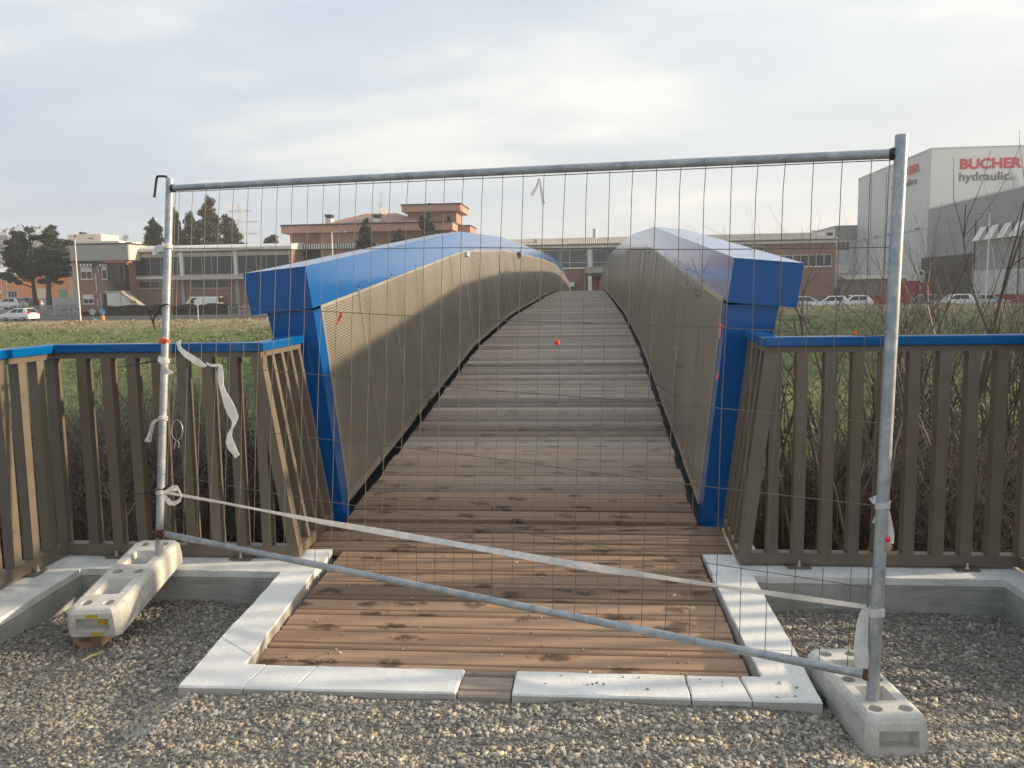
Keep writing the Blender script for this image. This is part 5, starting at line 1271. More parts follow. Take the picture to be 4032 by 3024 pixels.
ya_ = atX(*zV(1265, 440), XT).y; zb_ = atX(*zV(1265, 475), XT).z; zt2 = atX(*zV(1265, 408), XT).z
lettering('hydraulics', 'sign_grey', (XT, ya_+10.4, zb_), 10.4, zt2-zb_, 'side', .012)
# grey hall in front of the tower, its long side facing left
XG = 50.0
gh = empty('grey_hall', (XG, 110, GZ), 'dark grey factory hall with big gateway in front of the pale tower', 'factory')
zg = atX(*zV(1310, 690), XG).z
MB().box(XG, XG+50, 70, YT-.2, GZ-.1, zg).build('hall', M['panel_grey'], gh)
MB().box(XG-.1, XG+50, 69.9, YT-.15, zg+.003, zg+.25).build('roof_trim', M['panel_pale'], gh)
g0, g1 = atX(*zV(1300, 1200), XG), atX(*zV(1715, 1200), XG); gzt = atX(*zV(1500, 1052), XG).z
MB().box(XG-.06, XG-.005, g1.y, g0.y, GZ, gzt).build('gateway', M['dark'], gh)
s0, s1 = atX(*zV(1785, 850), XG), atX(*zV(2600, 850), XG); zt3 = atX(*zV(1990, 785), XG).z; zb3 = atX(*zV(1990, 905), XG).z
k = 7
for i in range(k):
    ya_, yb_ = lerp(s0.y, s1.y, i/k), lerp(s0.y, s1.y, (i+.55)/k)
    MB().add([(XG-.03, ya_, zb3), (XG-.03, yb_, zb3), (XG-.03, yb_, zt3), (XG-.03, ya_, zt3), (XG-1.0, ya_, zb3), (XG-1.0, yb_, zb3)], [(0,1,2,3), (4,5,2,3), (0,3,4), (1,5,2), (0,4,5,1)]).build('window_hood', M['white_metal'], gh)
MB().box(XG-.02, XG-.004, s1.y, s0.y, zb3, zt3).build('strip_window', M['glass'], gh)
for yv in (1750, 2120): q = atX(*zV(yv, 760), XG); MB().box(XG-.12, XG-.005, q.y-.1, q.y+.1, GZ, q.z).build('downpipe', M['dark_steel'], gh)
MB().box(XG-.05, XG-.004, 70, g1.y-.1, GZ, 3.4).build('plinth', M['panel_pale'], gh)
q0 = atY(*zV(2042, 545), YT-2); q1 = atY(*zV(2110, 385), YT-2); du = MB(); rr0 = (q1.x-q0.x)/2; cxx = (q0.x+q1.x)/2
du.tube([(cxx, YT-2, zg-.5), (cxx, YT-2, q1.z-.8), (cxx-.15, YT-2, q1.z-.2), (cxx-.8, YT-2, q1.z+.1)], rr0*.95, 14); tag(du.build('steel_duct', M['panel_pale'], gh, smooth=True))
# annex on the left of the tower
an = empty('grey_annex', (44, 164, GZ), 'low grey office annex at the left of the pale tower', 'building'); YA = 164.3
r = rc(zV, 598, 815, 735, 1300, YA); part('wall', M['panel_pale'], an, ((r[0], XT+4, GZ, r[3]), YA, 20, 0)); part('roof_trim', M['panel_grey'], an, ((r[0]-.1, XT+4, r[3]+.003, r[3]+.25), YA-.1, 20.2, 0))
r3 = rc(zV, 598, 815, 735, 925, YA); part('wall_band', M['panel_grey'], an, ((r3[0], XT+3.9, r3[2], r3[3]), YA, .1, .05))
window(an, rc(zV, 612, 935, 716, 1010, YA), YA, 'white_metal', 'glass_green', (.33, .66)); window(an, rc(zV, 606, 1125, 710, 1200, YA), YA, 'white_metal', 'curtain' if False else 'glass_green', (.25, .5, .75), shutter=.92)  # lower window's white shutter stands in for its lit pane
# sheds, containers and fences before the factory
Y = 112.0; sh = empty('low_shed', (40, Y, GZ), 'low brown shed with pale pitched roof before the factory', 'shed')
r = rc(zV, 705, 1240, 1178, 1370, Y); part('wall', plain('brown_grey_render', (.26, .215, .195), .85), sh, ((r[0], r[1], GZ, r[3]), Y, 5, 0))
mb = MB(); mb.add([(r[0]-.3,Y-.3,r[3]),(r[1]+.3,Y-.3,r[3]),(r[1]+.3,Y+2.5,r[3]+.55),(r[0]-.3,Y+2.5,r[3]+.55),(r[0]-.3,Y+5.3,r[3]),(r[1]+.3,Y+5.3,r[3])], [(0,1,2,3),(3,2,5,4),(0,3,4),(1,5,2)]); mb.build('roof', M['fibre'], sh)
r = rc(zV, 1118, 1320, 1172, 1362, Y); part('opening', M['dark'], sh, (r, Y, .05, .03))
Y = 108.0; r = rc(zV, 1178, 1265, 1385, 1372, Y); ct = empty('container', (r[0], Y, GZ), 'red steel container standing before the dark gateway', 'container')
mb = MB(); k = 18
for i in range(k): mb.box(lerp(r[0], r[1], i/k), lerp(r[0], r[1], (i+.6)/k), Y-.06, Y+.01, GZ+.1, r[3]-.1)
mb.box(r[0], r[1], Y+.012, Y+2.4, GZ, r[3]); mb.build('shell', M['red'], ct)
part('rim', M['crimson'], ct, ((r[0]-.02, r[1]+.02, r[3]+.003, r[3]+.12), Y-.08, 2.5, 0))
Y = 105.0; r = rc(zV, 525, 1320, 640, 1410, Y); sk = empty('skip', (r[0], Y, GZ), 'dark blue skip by the end of the warehouse', 'skip')
mb = MB().hexa([(r[0]+.2,Y,GZ),(r[1]-.2,Y,GZ),(r[1]-.2,Y+2,GZ),(r[0]+.2,Y+2,GZ),(r[0],Y-.1,r[3]),(r[1],Y-.1,r[3]),(r[1],Y+2.1,r[3]),(r[0],Y+2.1,r[3])]); mb.build('body', M['sky_bluebin'], sk)
part('rim', M['sky_bluebin'], sk, ((r[0]-.08, r[1]+.08, r[3]+.003, r[3]+.12), Y-.18, 2.4, 0))
Y = 100.0; r = rc(zV, 815, 1375, 2140, 1400, Y); x0_ = rc(zV, 640, 1375, 700, 1400, Y)[0]
rf = empty('red_fence', (r[0], Y, GZ), 'long low red fence with posts along the factory yard', 'fence')
zr_ = r[3]; xe_ = XG-.6; part('red_panel', M['red'], rf, ((x0_+3, xe_, zr_-1.0, zr_), Y, .06, 0))
k = 24
for i in range(k+1): xm = lerp(x0_+3, xe_, i/k); part('post', M['red'], rf, ((xm-.06, xm+.06, GZ, zr_+.08), Y-.14, .12, 0))
mb = MB()
for i in range(150): xm = lerp(x0_-6, xe_, i/150); mb.box(xm-.03, xm+.03, Y+.02, Y+.07, GZ, zr_-1.02)
tag(mb.build('bars', plain('pale_bars', (.45,.40,.38), .6), rf), kind='stuff')
Y = 104.0; ns = empty('notice_board', atY(*zV(1300, 1372), Y), 'round white sign above a white notice board by the gateway', 'sign')
c = atY(*zV(1300, 1195), Y); mb = MB(); mb.tube([c, c+Vector((0,-.04,0))], .45, 20); mb.build('round_sign', M['white_metal'], ns); MB().tube([c+Vector((0,-.042,0)), c+Vector((0,-.05,0))], .26, 16).build('disc', M['sign_grey'], ns)
r = rc(zV, 1288, 1215, 1332, 1272, Y); part('board', M['white_metal'], ns, (r, Y, .05, 0)); MB().tube([(c.x, Y+.1, GZ), (c.x, Y+.1, c.z)], .05, 6).build('post', M['galv'], ns)
# ---- left background: orange works, flats
Y = 117.0; ow = empty('orange_works', (-80, Y, GZ), 'orange rendered works building behind the two cedars', 'building')
xL = rc(zN, -160, 800, -150, 900, Y)[0]; r = rc(zN, 0, 800, 1005, 1170, Y); part('wall', M['orange'], ow, ((xL, r[1]+3, GZ, r[3]), Y, 14, 0))
q = rc(zN, 0, 770, 1005, 800, Y); part('cornice', M['cream'], ow, ((xL, r[1]+3, r[3]+.003, q[3]), Y-.3, 14.3, 0))
q2 = rc(zN, 0, 680, 900, 770, Y+4); mb = MB().add([(xL,Y-.5,q[3]+.02),(r[1]+3,Y-.5,q[3]+.02),(r[1]+3,Y+7,q2[3]+1),(xL,Y+7,q2[3]+1),(xL,Y+14,q[3]),(r[1]+3,Y+14,q[3])], [(0,1,2,3),(3,2,5,4),(0,3,4),(1,5,2)]); mb.build('roof', M['white_render'], ow)
q = rc(zN, 500, 1080, 1003, 1175, Y); part('plinth', M['grey_render'], ow, ((q[0], r[1]+3, GZ, q[3]), Y, .1, .06))
window(ow, rc(zN, 108, 992, 230, 1092, Y), Y, 'white_metal', 'glass', (.33, .66)); q = rc(zN, 785, 972, 888, 1082, Y); part('shutter_door', M['mint'], ow, (q, Y, .05, .04))
q = rc(zN, 490, 958, 622, 1092, Y); part('pale_door', M['cream'], ow, ((q[0], q[1], GZ+1, q[3]), Y, .05, .04))
for x0 in (25, 88, 925, 948): q = rc(zN, x0, 800, x0+8, 1085, Y); part('downpipe', M['white_render'], ow, (q, Y, .1, .1))
q = rc(zN, -5, 985, 42, 1028, Y); part('air_conditioner', M['white_metal'], ow, (q, Y, .1, .4))
Y = 150.0; fl = empty('block_of_flats', (-75, Y, GZ), 'pale block of flats with a square roof hut behind the brick house', 'building')
r = rc(zN, 760, 440, 1240, 900, Y); part('wall', M['white_render'], fl, ((r[0]-4, r[1], GZ, r[3]), Y, 16, 0))
q = rc(zN, 790, 362, 1235, 440, Y); part('attic', M['grey_render'], fl, ((q[0], q[1]+4, r[3]+.003, q[3]), Y+1, 14, 0)); part('attic_slab', M['white_render'], fl, ((q[0]-1, q[1]+5, q[3]+.003, q[3]+.35), Y, 16, 0))
for y0 in (515, 620): q = rc(zN, 700, y0, 1240, y0+48, Y); part('balcony_band', M['glass'], fl, (q, Y, .1, .05))
q = rc(zN, 893, 247, 1042, 355, Y+3); part('roof_hut', M['cream'], fl, ((q[0], q[1]+4.5, q[2]-.5, q[3]), Y+3, 6, 0)); h2 = rc(zN, 975, 260, 1000, 280, Y+3); part('hatch', M['dark'], fl, (h2, Y+3, .1, .05))
h2 = rc(zN, 1045, 212, 1085, 247, Y+5); part('chimney', M['slate_edge'], fl, ((h2[0], h2[1], h2[2]-.3, h2[3]), Y+5, 1.5, 0))
tag(MB().tube([atY(*zN(140, 380), 140), atY(*zN(137, 208), 140)], .12, 5).build('flue_pipe', M['panel_grey']), 'thin flue pipe rising left of the cedars', 'pipe')
# ---- trees
def leaf_cloud(lobes, n, size, flat=.0):
    w_ = np.array([l[3]*l[4]*l[5] for l in lobes])**.75; w_ /= w_.sum(); idx = rng.choice(len(lobes), n, p=w_)
    L_ = np.array(lobes)[idx]; d = rng.normal(size=(n, 3)); d /= np.linalg.norm(d, axis=1)[:, None]; r = rng.random(n)**.42
    P = L_[:, :3]+d*r[:, None]*L_[:, 3:6]
    t = rng.normal(size=(n, 3)); t[:, 2] *= (1-flat); t /= np.linalg.norm(t, axis=1)[:, None]; b = np.cross(t, rng.normal(size=(n, 3))); b /= np.linalg.norm(b, axis=1)[:, None]
    s = size*rng.uniform(.5, 1.4, n)[:, None]
    V = np.stack([P-t*s, P+b*s*.45, P+t*s, P-b*s*.45], 1).reshape(-1, 3); return V, np.arange(4*n).reshape(n, 4)
def tree(name, loc, label, lobes, n, size, mat, trunk, limbs=(), group=None, flat=0, cat='tree'):
    root = empty(name, loc, label, cat, group); w0 = Vector(loc); mb = MB(); mb.tube([Vector(p)+w0 for p in trunk[0]], trunk[1], 8)
    for l, r_ in limbs: mb.tube([Vector(p)+w0 for p in l], r_, 5, False, r_*.4)
    mb.build('trunk', M['bark'], root); V, F = leaf_cloud(lobes, n, size, flat); np_mesh('crown', V, F, M[mat], root, loc); return root
def px_tree_frame(f, bx, by, Y): b = atY(*f(bx, by), Y); return b, (atY(*f(bx+10, by), Y).x-b.x)/10
def cedar(bx, by, Y, pads, label, ntot, trunk_px, tr=.32, fill=()):
    fill = list(fill)
    b, k = px_tree_frame(zN, bx, by, Y); b.z = .42; pz = lambda x, y: atY(*zN(x, y), Y)
    lobes = []; limbs = []
    tp_ = [pz(*q)-b for q in trunk_px]
    for x, y, rx, ry in pads+fill:
        q = pz(x, y)-b; dy = random.uniform(-1, 1)*2.2
        for j in range(4):
            lobes.append((q.x+random.uniform(-.6,.6)*rx*k, dy+random.uniform(-.8,.8), q.z+random.uniform(-.5,.5)*ry*k, rx*k*random.uniform(.45,.75), rx*k*.75, ry*k*random.uniform(.5,.95)))
        t0 = min(tp_, key=lambda p: abs(p.z-(q.z-.6))); limbs.append(([t0, lerp(t0, Vector((q.x, dy, q.z)), .5)+Vector((0,0,-.1)), Vector((q.x, dy, q.z-.1))], .09))
    tree('cedar_tree', b, label, lobes, int(ntot*2.6), .15, 'cedar', ([Vector((0,0,0))]+tp_, [tr]+[tr*(1-.75*(i+1)/len(tp_)) for i in range(len(tp_))]), limbs, 'pair of dark cedars before the orange works', .6)
random.seed(12)
cedar(490, 1170, 101, [(390,180,70,35),(300,250,90,45),(430,270,90,40),(230,330,90,45),(370,370,120,45),(170,420,80,40),(290,460,130,45),(440,430,90,40),(180,510,110,40),(350,560,140,50),(150,620,90,40),(270,660,150,45),(420,660,100,40),(150,720,100,40),(330,750,150,45),(180,800,100,40),(300,830,110,40),(200,880,60,30),(440,780,90,40)],
      'left dark cedar with a leaning bent trunk before the orange works', 11500, [(460,1060),(445,950),(430,800),(415,600),(400,400),(390,230)], fill=[(330,350,120,110),(290,520,150,130),(300,700,170,130)])
cedar(655, 1175, 99, [(565,150,60,35),(620,200,90,45),(540,240,80,40),(680,270,90,45),(590,320,130,45),(740,350,90,40),(640,400,150,45),(540,430,100,40),(780,450,80,40),(670,490,170,50),(560,560,110,45),(760,560,110,45),(640,620,160,50),(830,650,90,40),(720,690,170,45),(560,720,100,40),(640,780,140,45),(790,740,90,40),(700,830,90,40),(560,860,80,40),(740,870,50,30)],
      'right dark cedar with a straight trunk beside the brick house', 12500, [(645,1060),(640,950),(640,800),(620,600),(600,400),(570,200)], .36, [(600,320,110,110),(640,500,150,140),(680,680,170,140)])
def conifer(f, x0, x1, yt, yb, Y, label, n, seed, lean=0):
    random.seed(seed); a = atY(*f((x0+x1)/2, yb), Y); t = atY(*f((x0+x1)/2+lean, yt), Y); wd = atY(*f(x1, yb), Y).x-atY(*f(x0, yb), Y).x; b = Vector((a.x, Y, GZ)); H0 = a.z-GZ; H = t.z-a.z; lobes = []
    for i in range(26):
        s = i/25; rr = wd*.74*(1-s)**.5*random.uniform(.75, 1.15)+.2; an = random.uniform(0, 6.28); o = rr*.42
        lobes.append((math.cos(an)*o+(t.x-a.x)*s, math.sin(an)*o, H0-1+s*(H+1)*.985, rr*.66, rr*.66, H*.06+.3))
    tree('conifer', b, label, lobes, int(n*2.8), .19, 'cypress', ([(0,0,0), ((t.x-a.x)*.5,0,H0+H*.5), (t.x-a.x,0,H0+H*.95)], [.35,.2,.05]), (), 'dark conifers behind the factory roof')
conifer(zS, -80, 115, 455, 735, 128, 'conifer just left of the left fence post above the factory roof', 2600, 1)
conifer(zS, 205, 315, 335, 740, 128, 'slim conifer directly right of the left fence post', 2400, 2, -30)
conifer(zS, 310, 490, 380, 740, 126, 'ragged conifer between the slim one and the tallest one', 2800, 3, 10)
conifer(zS, 505, 720, 205, 740, 128, 'tallest conifer above the factory roof', 4200, 4)
conifer(zS, 700, 950, 410, 740, 132, 'brownish broad conifer right of the tallest one', 3600, 5, -20)
conifer(zS, 1230, 1380, 625, 735, 132, 'small round conifer top near the villa', 1100, 6)
for (x0, x1, yt, yb, Yd, n, sd_, lab) in ((785, 915, 250, 450, 99, 2000, 7, 'bluish cedar left of the street lamp before the villa wall'), (1010, 1110, 318, 410, 99.5, 900, 8, 'smallest cedar before the villa wall'), (1150, 1312, 195, 390, 100, 2400, 9, 'broad cedar before the villa tower')):
    random.seed(sd_); b = atY(*zE((x0+x1)/2, yb), Yd); k = atY(*zE(x1, yb), Yd).x-atY(*zE(x0, yb), Yd).x; tz = atY(*zE((x0+x1)/2, yt), Yd).z; H0 = b.z-GZ; H = tz-b.z; lobes = []
    for i in range(16):
        s = random.random()**.8; an = random.uniform(0, 6.28); rr = k*.5*(1-s*.62); lobes.append((math.cos(an)*rr*.6, math.sin(an)*rr*.6, H0+s*H*.93, rr*.48, rr*.48, H*.07+.15))
    tree('cedar_tree', Vector((b.x, Yd, GZ)), lab, lobes, int(n*1.8), .15, 'cedar', ([(0,0,0), (.1,0,H0+H*.5), (0,0,H0+H*.96)], [.25,.16,.05]), (), 'cedars before the villa', .5)
for (x0, x1, yt, sd_, lab) in ((220, 282, 880, 11, 'leftmost small conifer over the right end of the warehouse roof'), (290, 346, 905, 12, 'middle small conifer over the right end of the warehouse roof'), (402, 466, 895, 13, 'small conifer beside the pale mast over the warehouse roof'), (125, 185, 930, 14, 'tiny conifer top beside the bare treetop')):
    conifer(zV, x0, x1, yt, 965, 150, lab, 700, sd_)
def bare_tree(f, bx, by, yt, Y, label, seed):
    random.seed(seed); a = atY(*f(bx, by), Y); t = atY(*f(bx, yt), Y); root = empty('bare_tree', (a.x, Y, GZ), label, 'tree', 'bare treetops beyond the warehouse'); mb = MB(); mc = MB(); o = Vector((a.x, Y, GZ)); H = t.z-GZ
    mb.tube([o, o+Vector((.1,0,H*.6))], .2, 6, True, .12); mb.build('trunk', M['bark'], root)
    for i in range(7): branch(mc, o+Vector((.1*i/6,0,H*(.36+.04*i))), Vector((random.uniform(-.6,.6), random.uniform(-.6,.6), 1)).normalized(), H*.30, .06, 3, .3)
    mc.build('crown', M['twig'], root)
bare_tree(zV, 145, 965, 850, 150, 'bare treetop left of the small conifers over the warehouse', 3)
bare_tree(zG, 1260, 560, 450, 145, 'bare treetop peeking over the right parapet cap', 4)
bare_tree(zG, 1620, 590, 540, 150, 'small bare treetop right of the other over the right cap', 6)
# hedge
Y = 95.0; hd = empty('hedge', (-35, Y, GZ), 'long dark clipped hedge along the road on the left', 'hedge')
r = rc(zN, 1388, 1188, 2150, 1330, Y); xr_ = rc(zS, 958, 1400, 962, 1500, Y)[0]; n = 15000
Pn = np.stack([rng.uniform(r[0], xr_, n), Y+rng.uniform(-.55, .55, n), rng.uniform(GZ, r[3], n)], 1); s = rng.random(n); Pn[s < .55, 1] = Y-.55; k_ = s > .8; Pn[k_, 2] = r[3]
Pn[:, 2] += .08*np.sin(Pn[:, 0]*1.7)*(Pn[:, 2] > GZ+.8)
t_ = rng.normal(size=(n,3)); t_ /= np.linalg.norm(t_, axis=1)[:,None]; b_2 = np.cross(t_, rng.normal(size=(n,3))); b_2 /= np.linalg.norm(b_2, axis=1)[:,None]; ss = .10*rng.uniform(.5,1.5,n)[:,None]
np_mesh('foliage', np.stack([Pn-t_*ss, Pn+b_2*ss*.6, Pn+t_*ss, Pn-b_2*ss*.6],1).reshape(-1,3)-np.array(hd.location), np.arange(4*n).reshape(n,4), M['hedge'], hd, hd.location)
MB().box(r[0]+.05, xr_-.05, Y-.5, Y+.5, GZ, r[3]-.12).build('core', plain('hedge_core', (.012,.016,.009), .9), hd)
h2 = empty('hedge', (-55, Y, GZ), 'low dark shrubby hedge strip in front of the brick house', 'hedge'); r = rc(zN, 1070, 1268, 1385, 1330, Y); n = 3500
Pn = np.stack([rng.uniform(r[0], r[1], n), Y+rng.uniform(-.4, .4, n), rng.uniform(GZ, r[3], n)], 1); t_ = rng.normal(size=(n,3)); t_ /= np.linalg.norm(t_, axis=1)[:,None]; b_2 = np.cross(t_, rng.normal(size=(n,3))); b_2 /= np.linalg.norm(b_2, axis=1)[:,None]; ss = .10*rng.uniform(.5,1.5,n)[:,None]
np_mesh('foliage', np.stack([Pn-t_*ss, Pn+b_2*ss*.6, Pn+t_*ss, Pn-b_2*ss*.6],1).reshape(-1,3)-np.array(h2.location), np.arange(4*n).reshape(n,4), M['hedge'], h2, h2.location)
# low wall and palisades
Y = 93.6; lw = empty('low_wall', (-40, Y, GZ), 'low grey concrete wall along the far side of the road', 'wall'); r = rc(zN, 520, 1333, 2150, 1382, Y); xr2 = rc(zS, 1300, 1480, 1310, 1530, Y)[1]
part('wall_body', M['lowwall'], lw, ((r[0], xr2, GZ-.1, r[3]), Y, .25, 0)); part('wall_coping', M['grey_render'], lw, ((r[0], xr2, r[3]+.002, r[3]+.06), Y-.04, .33, 0))
def palisade(label, f, x0, x1, yt, yb, Y, npick, posts):
    r = rc(f, x0, yt, x1, yb, Y); fe = empty('palisade_fence', (r[0], Y, GZ), label, 'fence', 'grey steel palisade fences along the road'); mb = MB(); z0_ = max(r[2], GZ)
    for i in range(npick): xm = lerp(r[0], r[1], (i+.5)/npick); mb.box(xm-.025, xm+.025, Y-.02, Y+.02, z0_, r[3])
    tag(mb.build('pickets', M['panel_grey'], fe), kind='stuff')
    for z_ in (lerp(z0_, r[3], .12), lerp(z0_, r[3], .88)): part('rail', M['galv'], fe, ((r[0], r[1], z_-.03, z_+.03), Y+.022, .05, 0))
    for p_ in posts: xm = lerp(r[0], r[1], p_); part('post', M['galv'], fe, ((xm-.06, xm+.06, GZ, r[3]+.08), Y-.12, .08, 0))
palisade('grey palisade fence left of the lamp post before the cedars', zN, 240, 1025, 1178, 1333, 94.2, 62, (.0, .41, .62, .87, 1))
palisade('grey palisade fence at the right end of the long hedge', zS, 835, 1160, 1392, 1505, 94.4, 34, (0, .35, .7, 1))
# ---- lamp posts, signs, pylon
def lamp(f, base, top, arm_end, Y, label, head=.62):
    b = atY(*f(*base), Y); t = atY(*f(*top), Y); t = Vector((b.x+(t.x-b.x)*.35, Y, t.z)); e_ = atY(*f(*arm_end), Y); b.z = GZ; r_ = empty('street_lamp', b, label, 'street lamp', 'white street lamps along the road')
    MB().tube([b, t], .085, 10, True, .055).build('post', M['white_metal'], r_, smooth=True); MB().tube([t-Vector((0,0,.03)), Vector((e_.x, Y, t.z+.0))], .035, 8).build('arm', M['white_metal'], r_, smooth=True)
    s_ = 1 if e_.x > t.x else -1; x0 = e_.x-s_*.05; xs2 = sorted((x0, x0+s_*head)); MB().bevbox(xs2[0], xs2[1], Y-.14, Y+.14, t.z-.08, t.z+.06, .03).build('lantern', M['panel_grey'], r_)
lamp(zN, (1065, 1382), (983, 302), (1180, 302), 86, 'tall white street lamp at the left before the brick house', .65)
lamp(zE, (662, 900), (645, 337), (700, 335), 86, 'white street lamp before the orange villa, its foot behind the bridge', .5)
lamp(zV, (1825, 1482), (1866, 702), (1800, 703), 85, 'white street lamp before the grey factory hall', .7)
Y = 100.6; b = atY(*zV(522, 1140), Y+3); t = atY(*zV(525, 885), Y+3); fp_ = empty('floodlight_mast', Vector((b.x, Y+3, GZ)), 'floodlight mast with two lamps at the warehouse end', 'mast'); MB().tube([(b.x, Y+3, GZ), (b.x, Y+3, t.z)], .07, 6).build('pole', M['panel_grey'], fp_)
for dx in (-.75, .35): MB().bevbox(b.x+dx-.35, b.x+dx+.35, Y+2.7, Y+3.2, t.z-.05, t.z+.32, .05).build('floodlamp', M['white_metal'] if dx < 0 else M['slate_edge'], fp_)
b = atY(*zV(430, 960), 155); t = atY(*zV(430, 840), 155); tag(MB().tube([(b.x-.3,155,GZ),(b.x-.3,155,t.z)], .25, 6).build('mast', M['white_metal']), 'pale mast over the warehouse beside the small conifer', 'mast')
Y = 87.0; c = atY(*zN(1350, 1266), Y); ks = empty('arrow_sign', Vector((c.x, Y, GZ)), 'round blue arrow sign on an orange bollard beside the road', 'road sign')
MB().tube([(c.x, Y, c.z), (c.x, Y-.03, c.z)], .335, 28).build('disc', M['sign_blue'], ks)
MB().tube([(c.x, Y-.0305, c.z), (c.x, Y-.034, c.z)], .335, 28).build('white_rim', M['white_metal'], ks); MB().tube([(c.x, Y-.0345, c.z), (c.x, Y-.040, c.z)], .305, 28).build('blue_face', M['sign_blue'], ks)
d = Vector((.72, 0, -.69)).normalized(); nrm = Vector((d.z, 0, -d.x)); mb = MB(); cc = Vector((c.x, Y-.0405, c.z)); pl = [(-.24,.045),(.03,.045),(.03,.14),(.24,0),(.03,-.14),(.03,-.045),(-.24,-.045)]
fr = [cc+d*a_+nrm*b_3 for a_, b_3 in pl]; bk = [p+Vector((0,-.005,0)) for p in fr]; mb.add(fr+bk, [tuple(range(7)), tuple(range(13,6,-1))]+[(i,(i+1)%7,7+(i+1)%7,7+i) for i in range(7)]); mb.build('arrow', M['white_metal'], ks)
r = rc(zN, 1340, 1315, 1374, 1387, Y); MB().tube([(c.x, Y+.05, GZ), (c.x, Y+.05, r[3])], [.21, .18], 14).build('bollard', M['orange_plastic'], ks, smooth=True); MB().tube([(c.x, Y+.05, r[3]), (c.x, Y+.05, c.z)], .03, 6).build('post', M['galv'], ks)
c = atY(*zN(1220, 1266), 90); bs = empty('road_sign', Vector((c.x, 90, GZ)), 'grey back of a round road sign left of the blue arrow sign', 'road sign'); MB().tube([(c.x,90,c.z),(c.x,89.97,c.z)], .36, 24).build('disc', M['galv'], bs); MB().tube([(c.x, 90.06, GZ), (c.x, 90.06, c.z+.3)], .03, 6).build('post', M['galv'], bs)
c = atY(*zS(488, 1357), 87); wb = empty('white_marker', Vector((c.x, 87, GZ)), 'small white board on a thin post before the white van', 'sign'); MB().box(c.x-.36, c.x+.36, 87, 87.03, c.z-.28, c.z+.28).build('board', M['white_metal'], wb); MB().tube([(c.x, 87.06, GZ), (c.x, 87.06, c.z)], .04, 6).build('post', M['white_metal'], wb)
def pylon(bx, yt, yb, Y):
    b = atY(*zS(bx, yb), Y); t = atY(*zS(bx, yt), Y); r_ = empty('pylon', Vector((b.x, Y, -1)), 'faint lattice power pylon beyond the conifers', 'pylon'); H = t.z+1; mb = MB(); wb_ = H*.12; P = lambda s, q: Vector((b.x+q[0]*wb_*(1-s*.86), Y+q[1]*wb_*(1-s*.86), -1+s*H)); cn = ((-1,-1),(1,-1),(1,1),(-1,1))
    for q in cn: mb.tube([P(0,q), P(.55,q), P(1,q)], .09, 4, False)
    for i in range(14):
        a_, b_4 = i/14, (i+1)/14
        for j in range(4): mb.tube([P(a_, cn[j]), P(b_4, cn[(j+1)%4])], .045, 3, False); mb.tube([P(a_, cn[(j+1)%4]), P(b_4, cn[j])], .045, 3, False)
    for s, L_ in ((.70, .17), (.82, .19), (.93, .13)):
        z_ = -1+s*H; mb.tube([(b.x-H*L_, Y, z_), (b.x, Y, z_+H*.02), (b.x+H*L_, Y, z_)], .12, 4, False); mb.tube([(b.x-H*L_, Y, z_), (b.x+H*L_, Y, z_)], .12, 4, False)
    mb.build('lattice', M['panel_pale'], r_)
pylon(975, 290, 735, 330)
b = atY(*zS(862, 735), 170); t = atY(*zS(862, 318), 170); tm = empty('telecom_mast', Vector((b.x, 170, GZ)), 'thin pale mast with a white dish left of the pylon', 'mast'); MB().tube([(b.x,170,GZ),(b.x,170,t.z)], .06, 5).build('pole', M['panel_pale'], tm); MB().tube([(b.x,169.7,t.z),(b.x+.2,169.3,t.z)], [.35,.5], 14).build('dish', M['white_metal'], tm)
# far wood on the left horizon
n = 9000; x = rng.uniform(-330, -190, n); P = np.stack([x, 330+rng.uniform(0, 25, n), rng.random(n)**.7*(26+7*np.sin(x*.07)+3*np.sin(x*.31))-1], 1)
t_ = rng.normal(size=(n,3)); t_ /= np.linalg.norm(t_, axis=1)[:,None]; b_2 = np.cross(t_, rng.normal(size=(n,3))); b_2 /= np.linalg.norm(b_2, axis=1)[:,None]; s = rng.uniform(.5, 1.6, n)[:, None]
tag(np_mesh('distant_wood', np.stack([P-t_*s, P+b_2*s*.4, P+t_*s, P-b_2*s*.4],1).reshape(-1,3), np.arange(4*n).reshape(n,4), plain('winter_wood', (.20,.165,.14), .9)), kind='stuff')

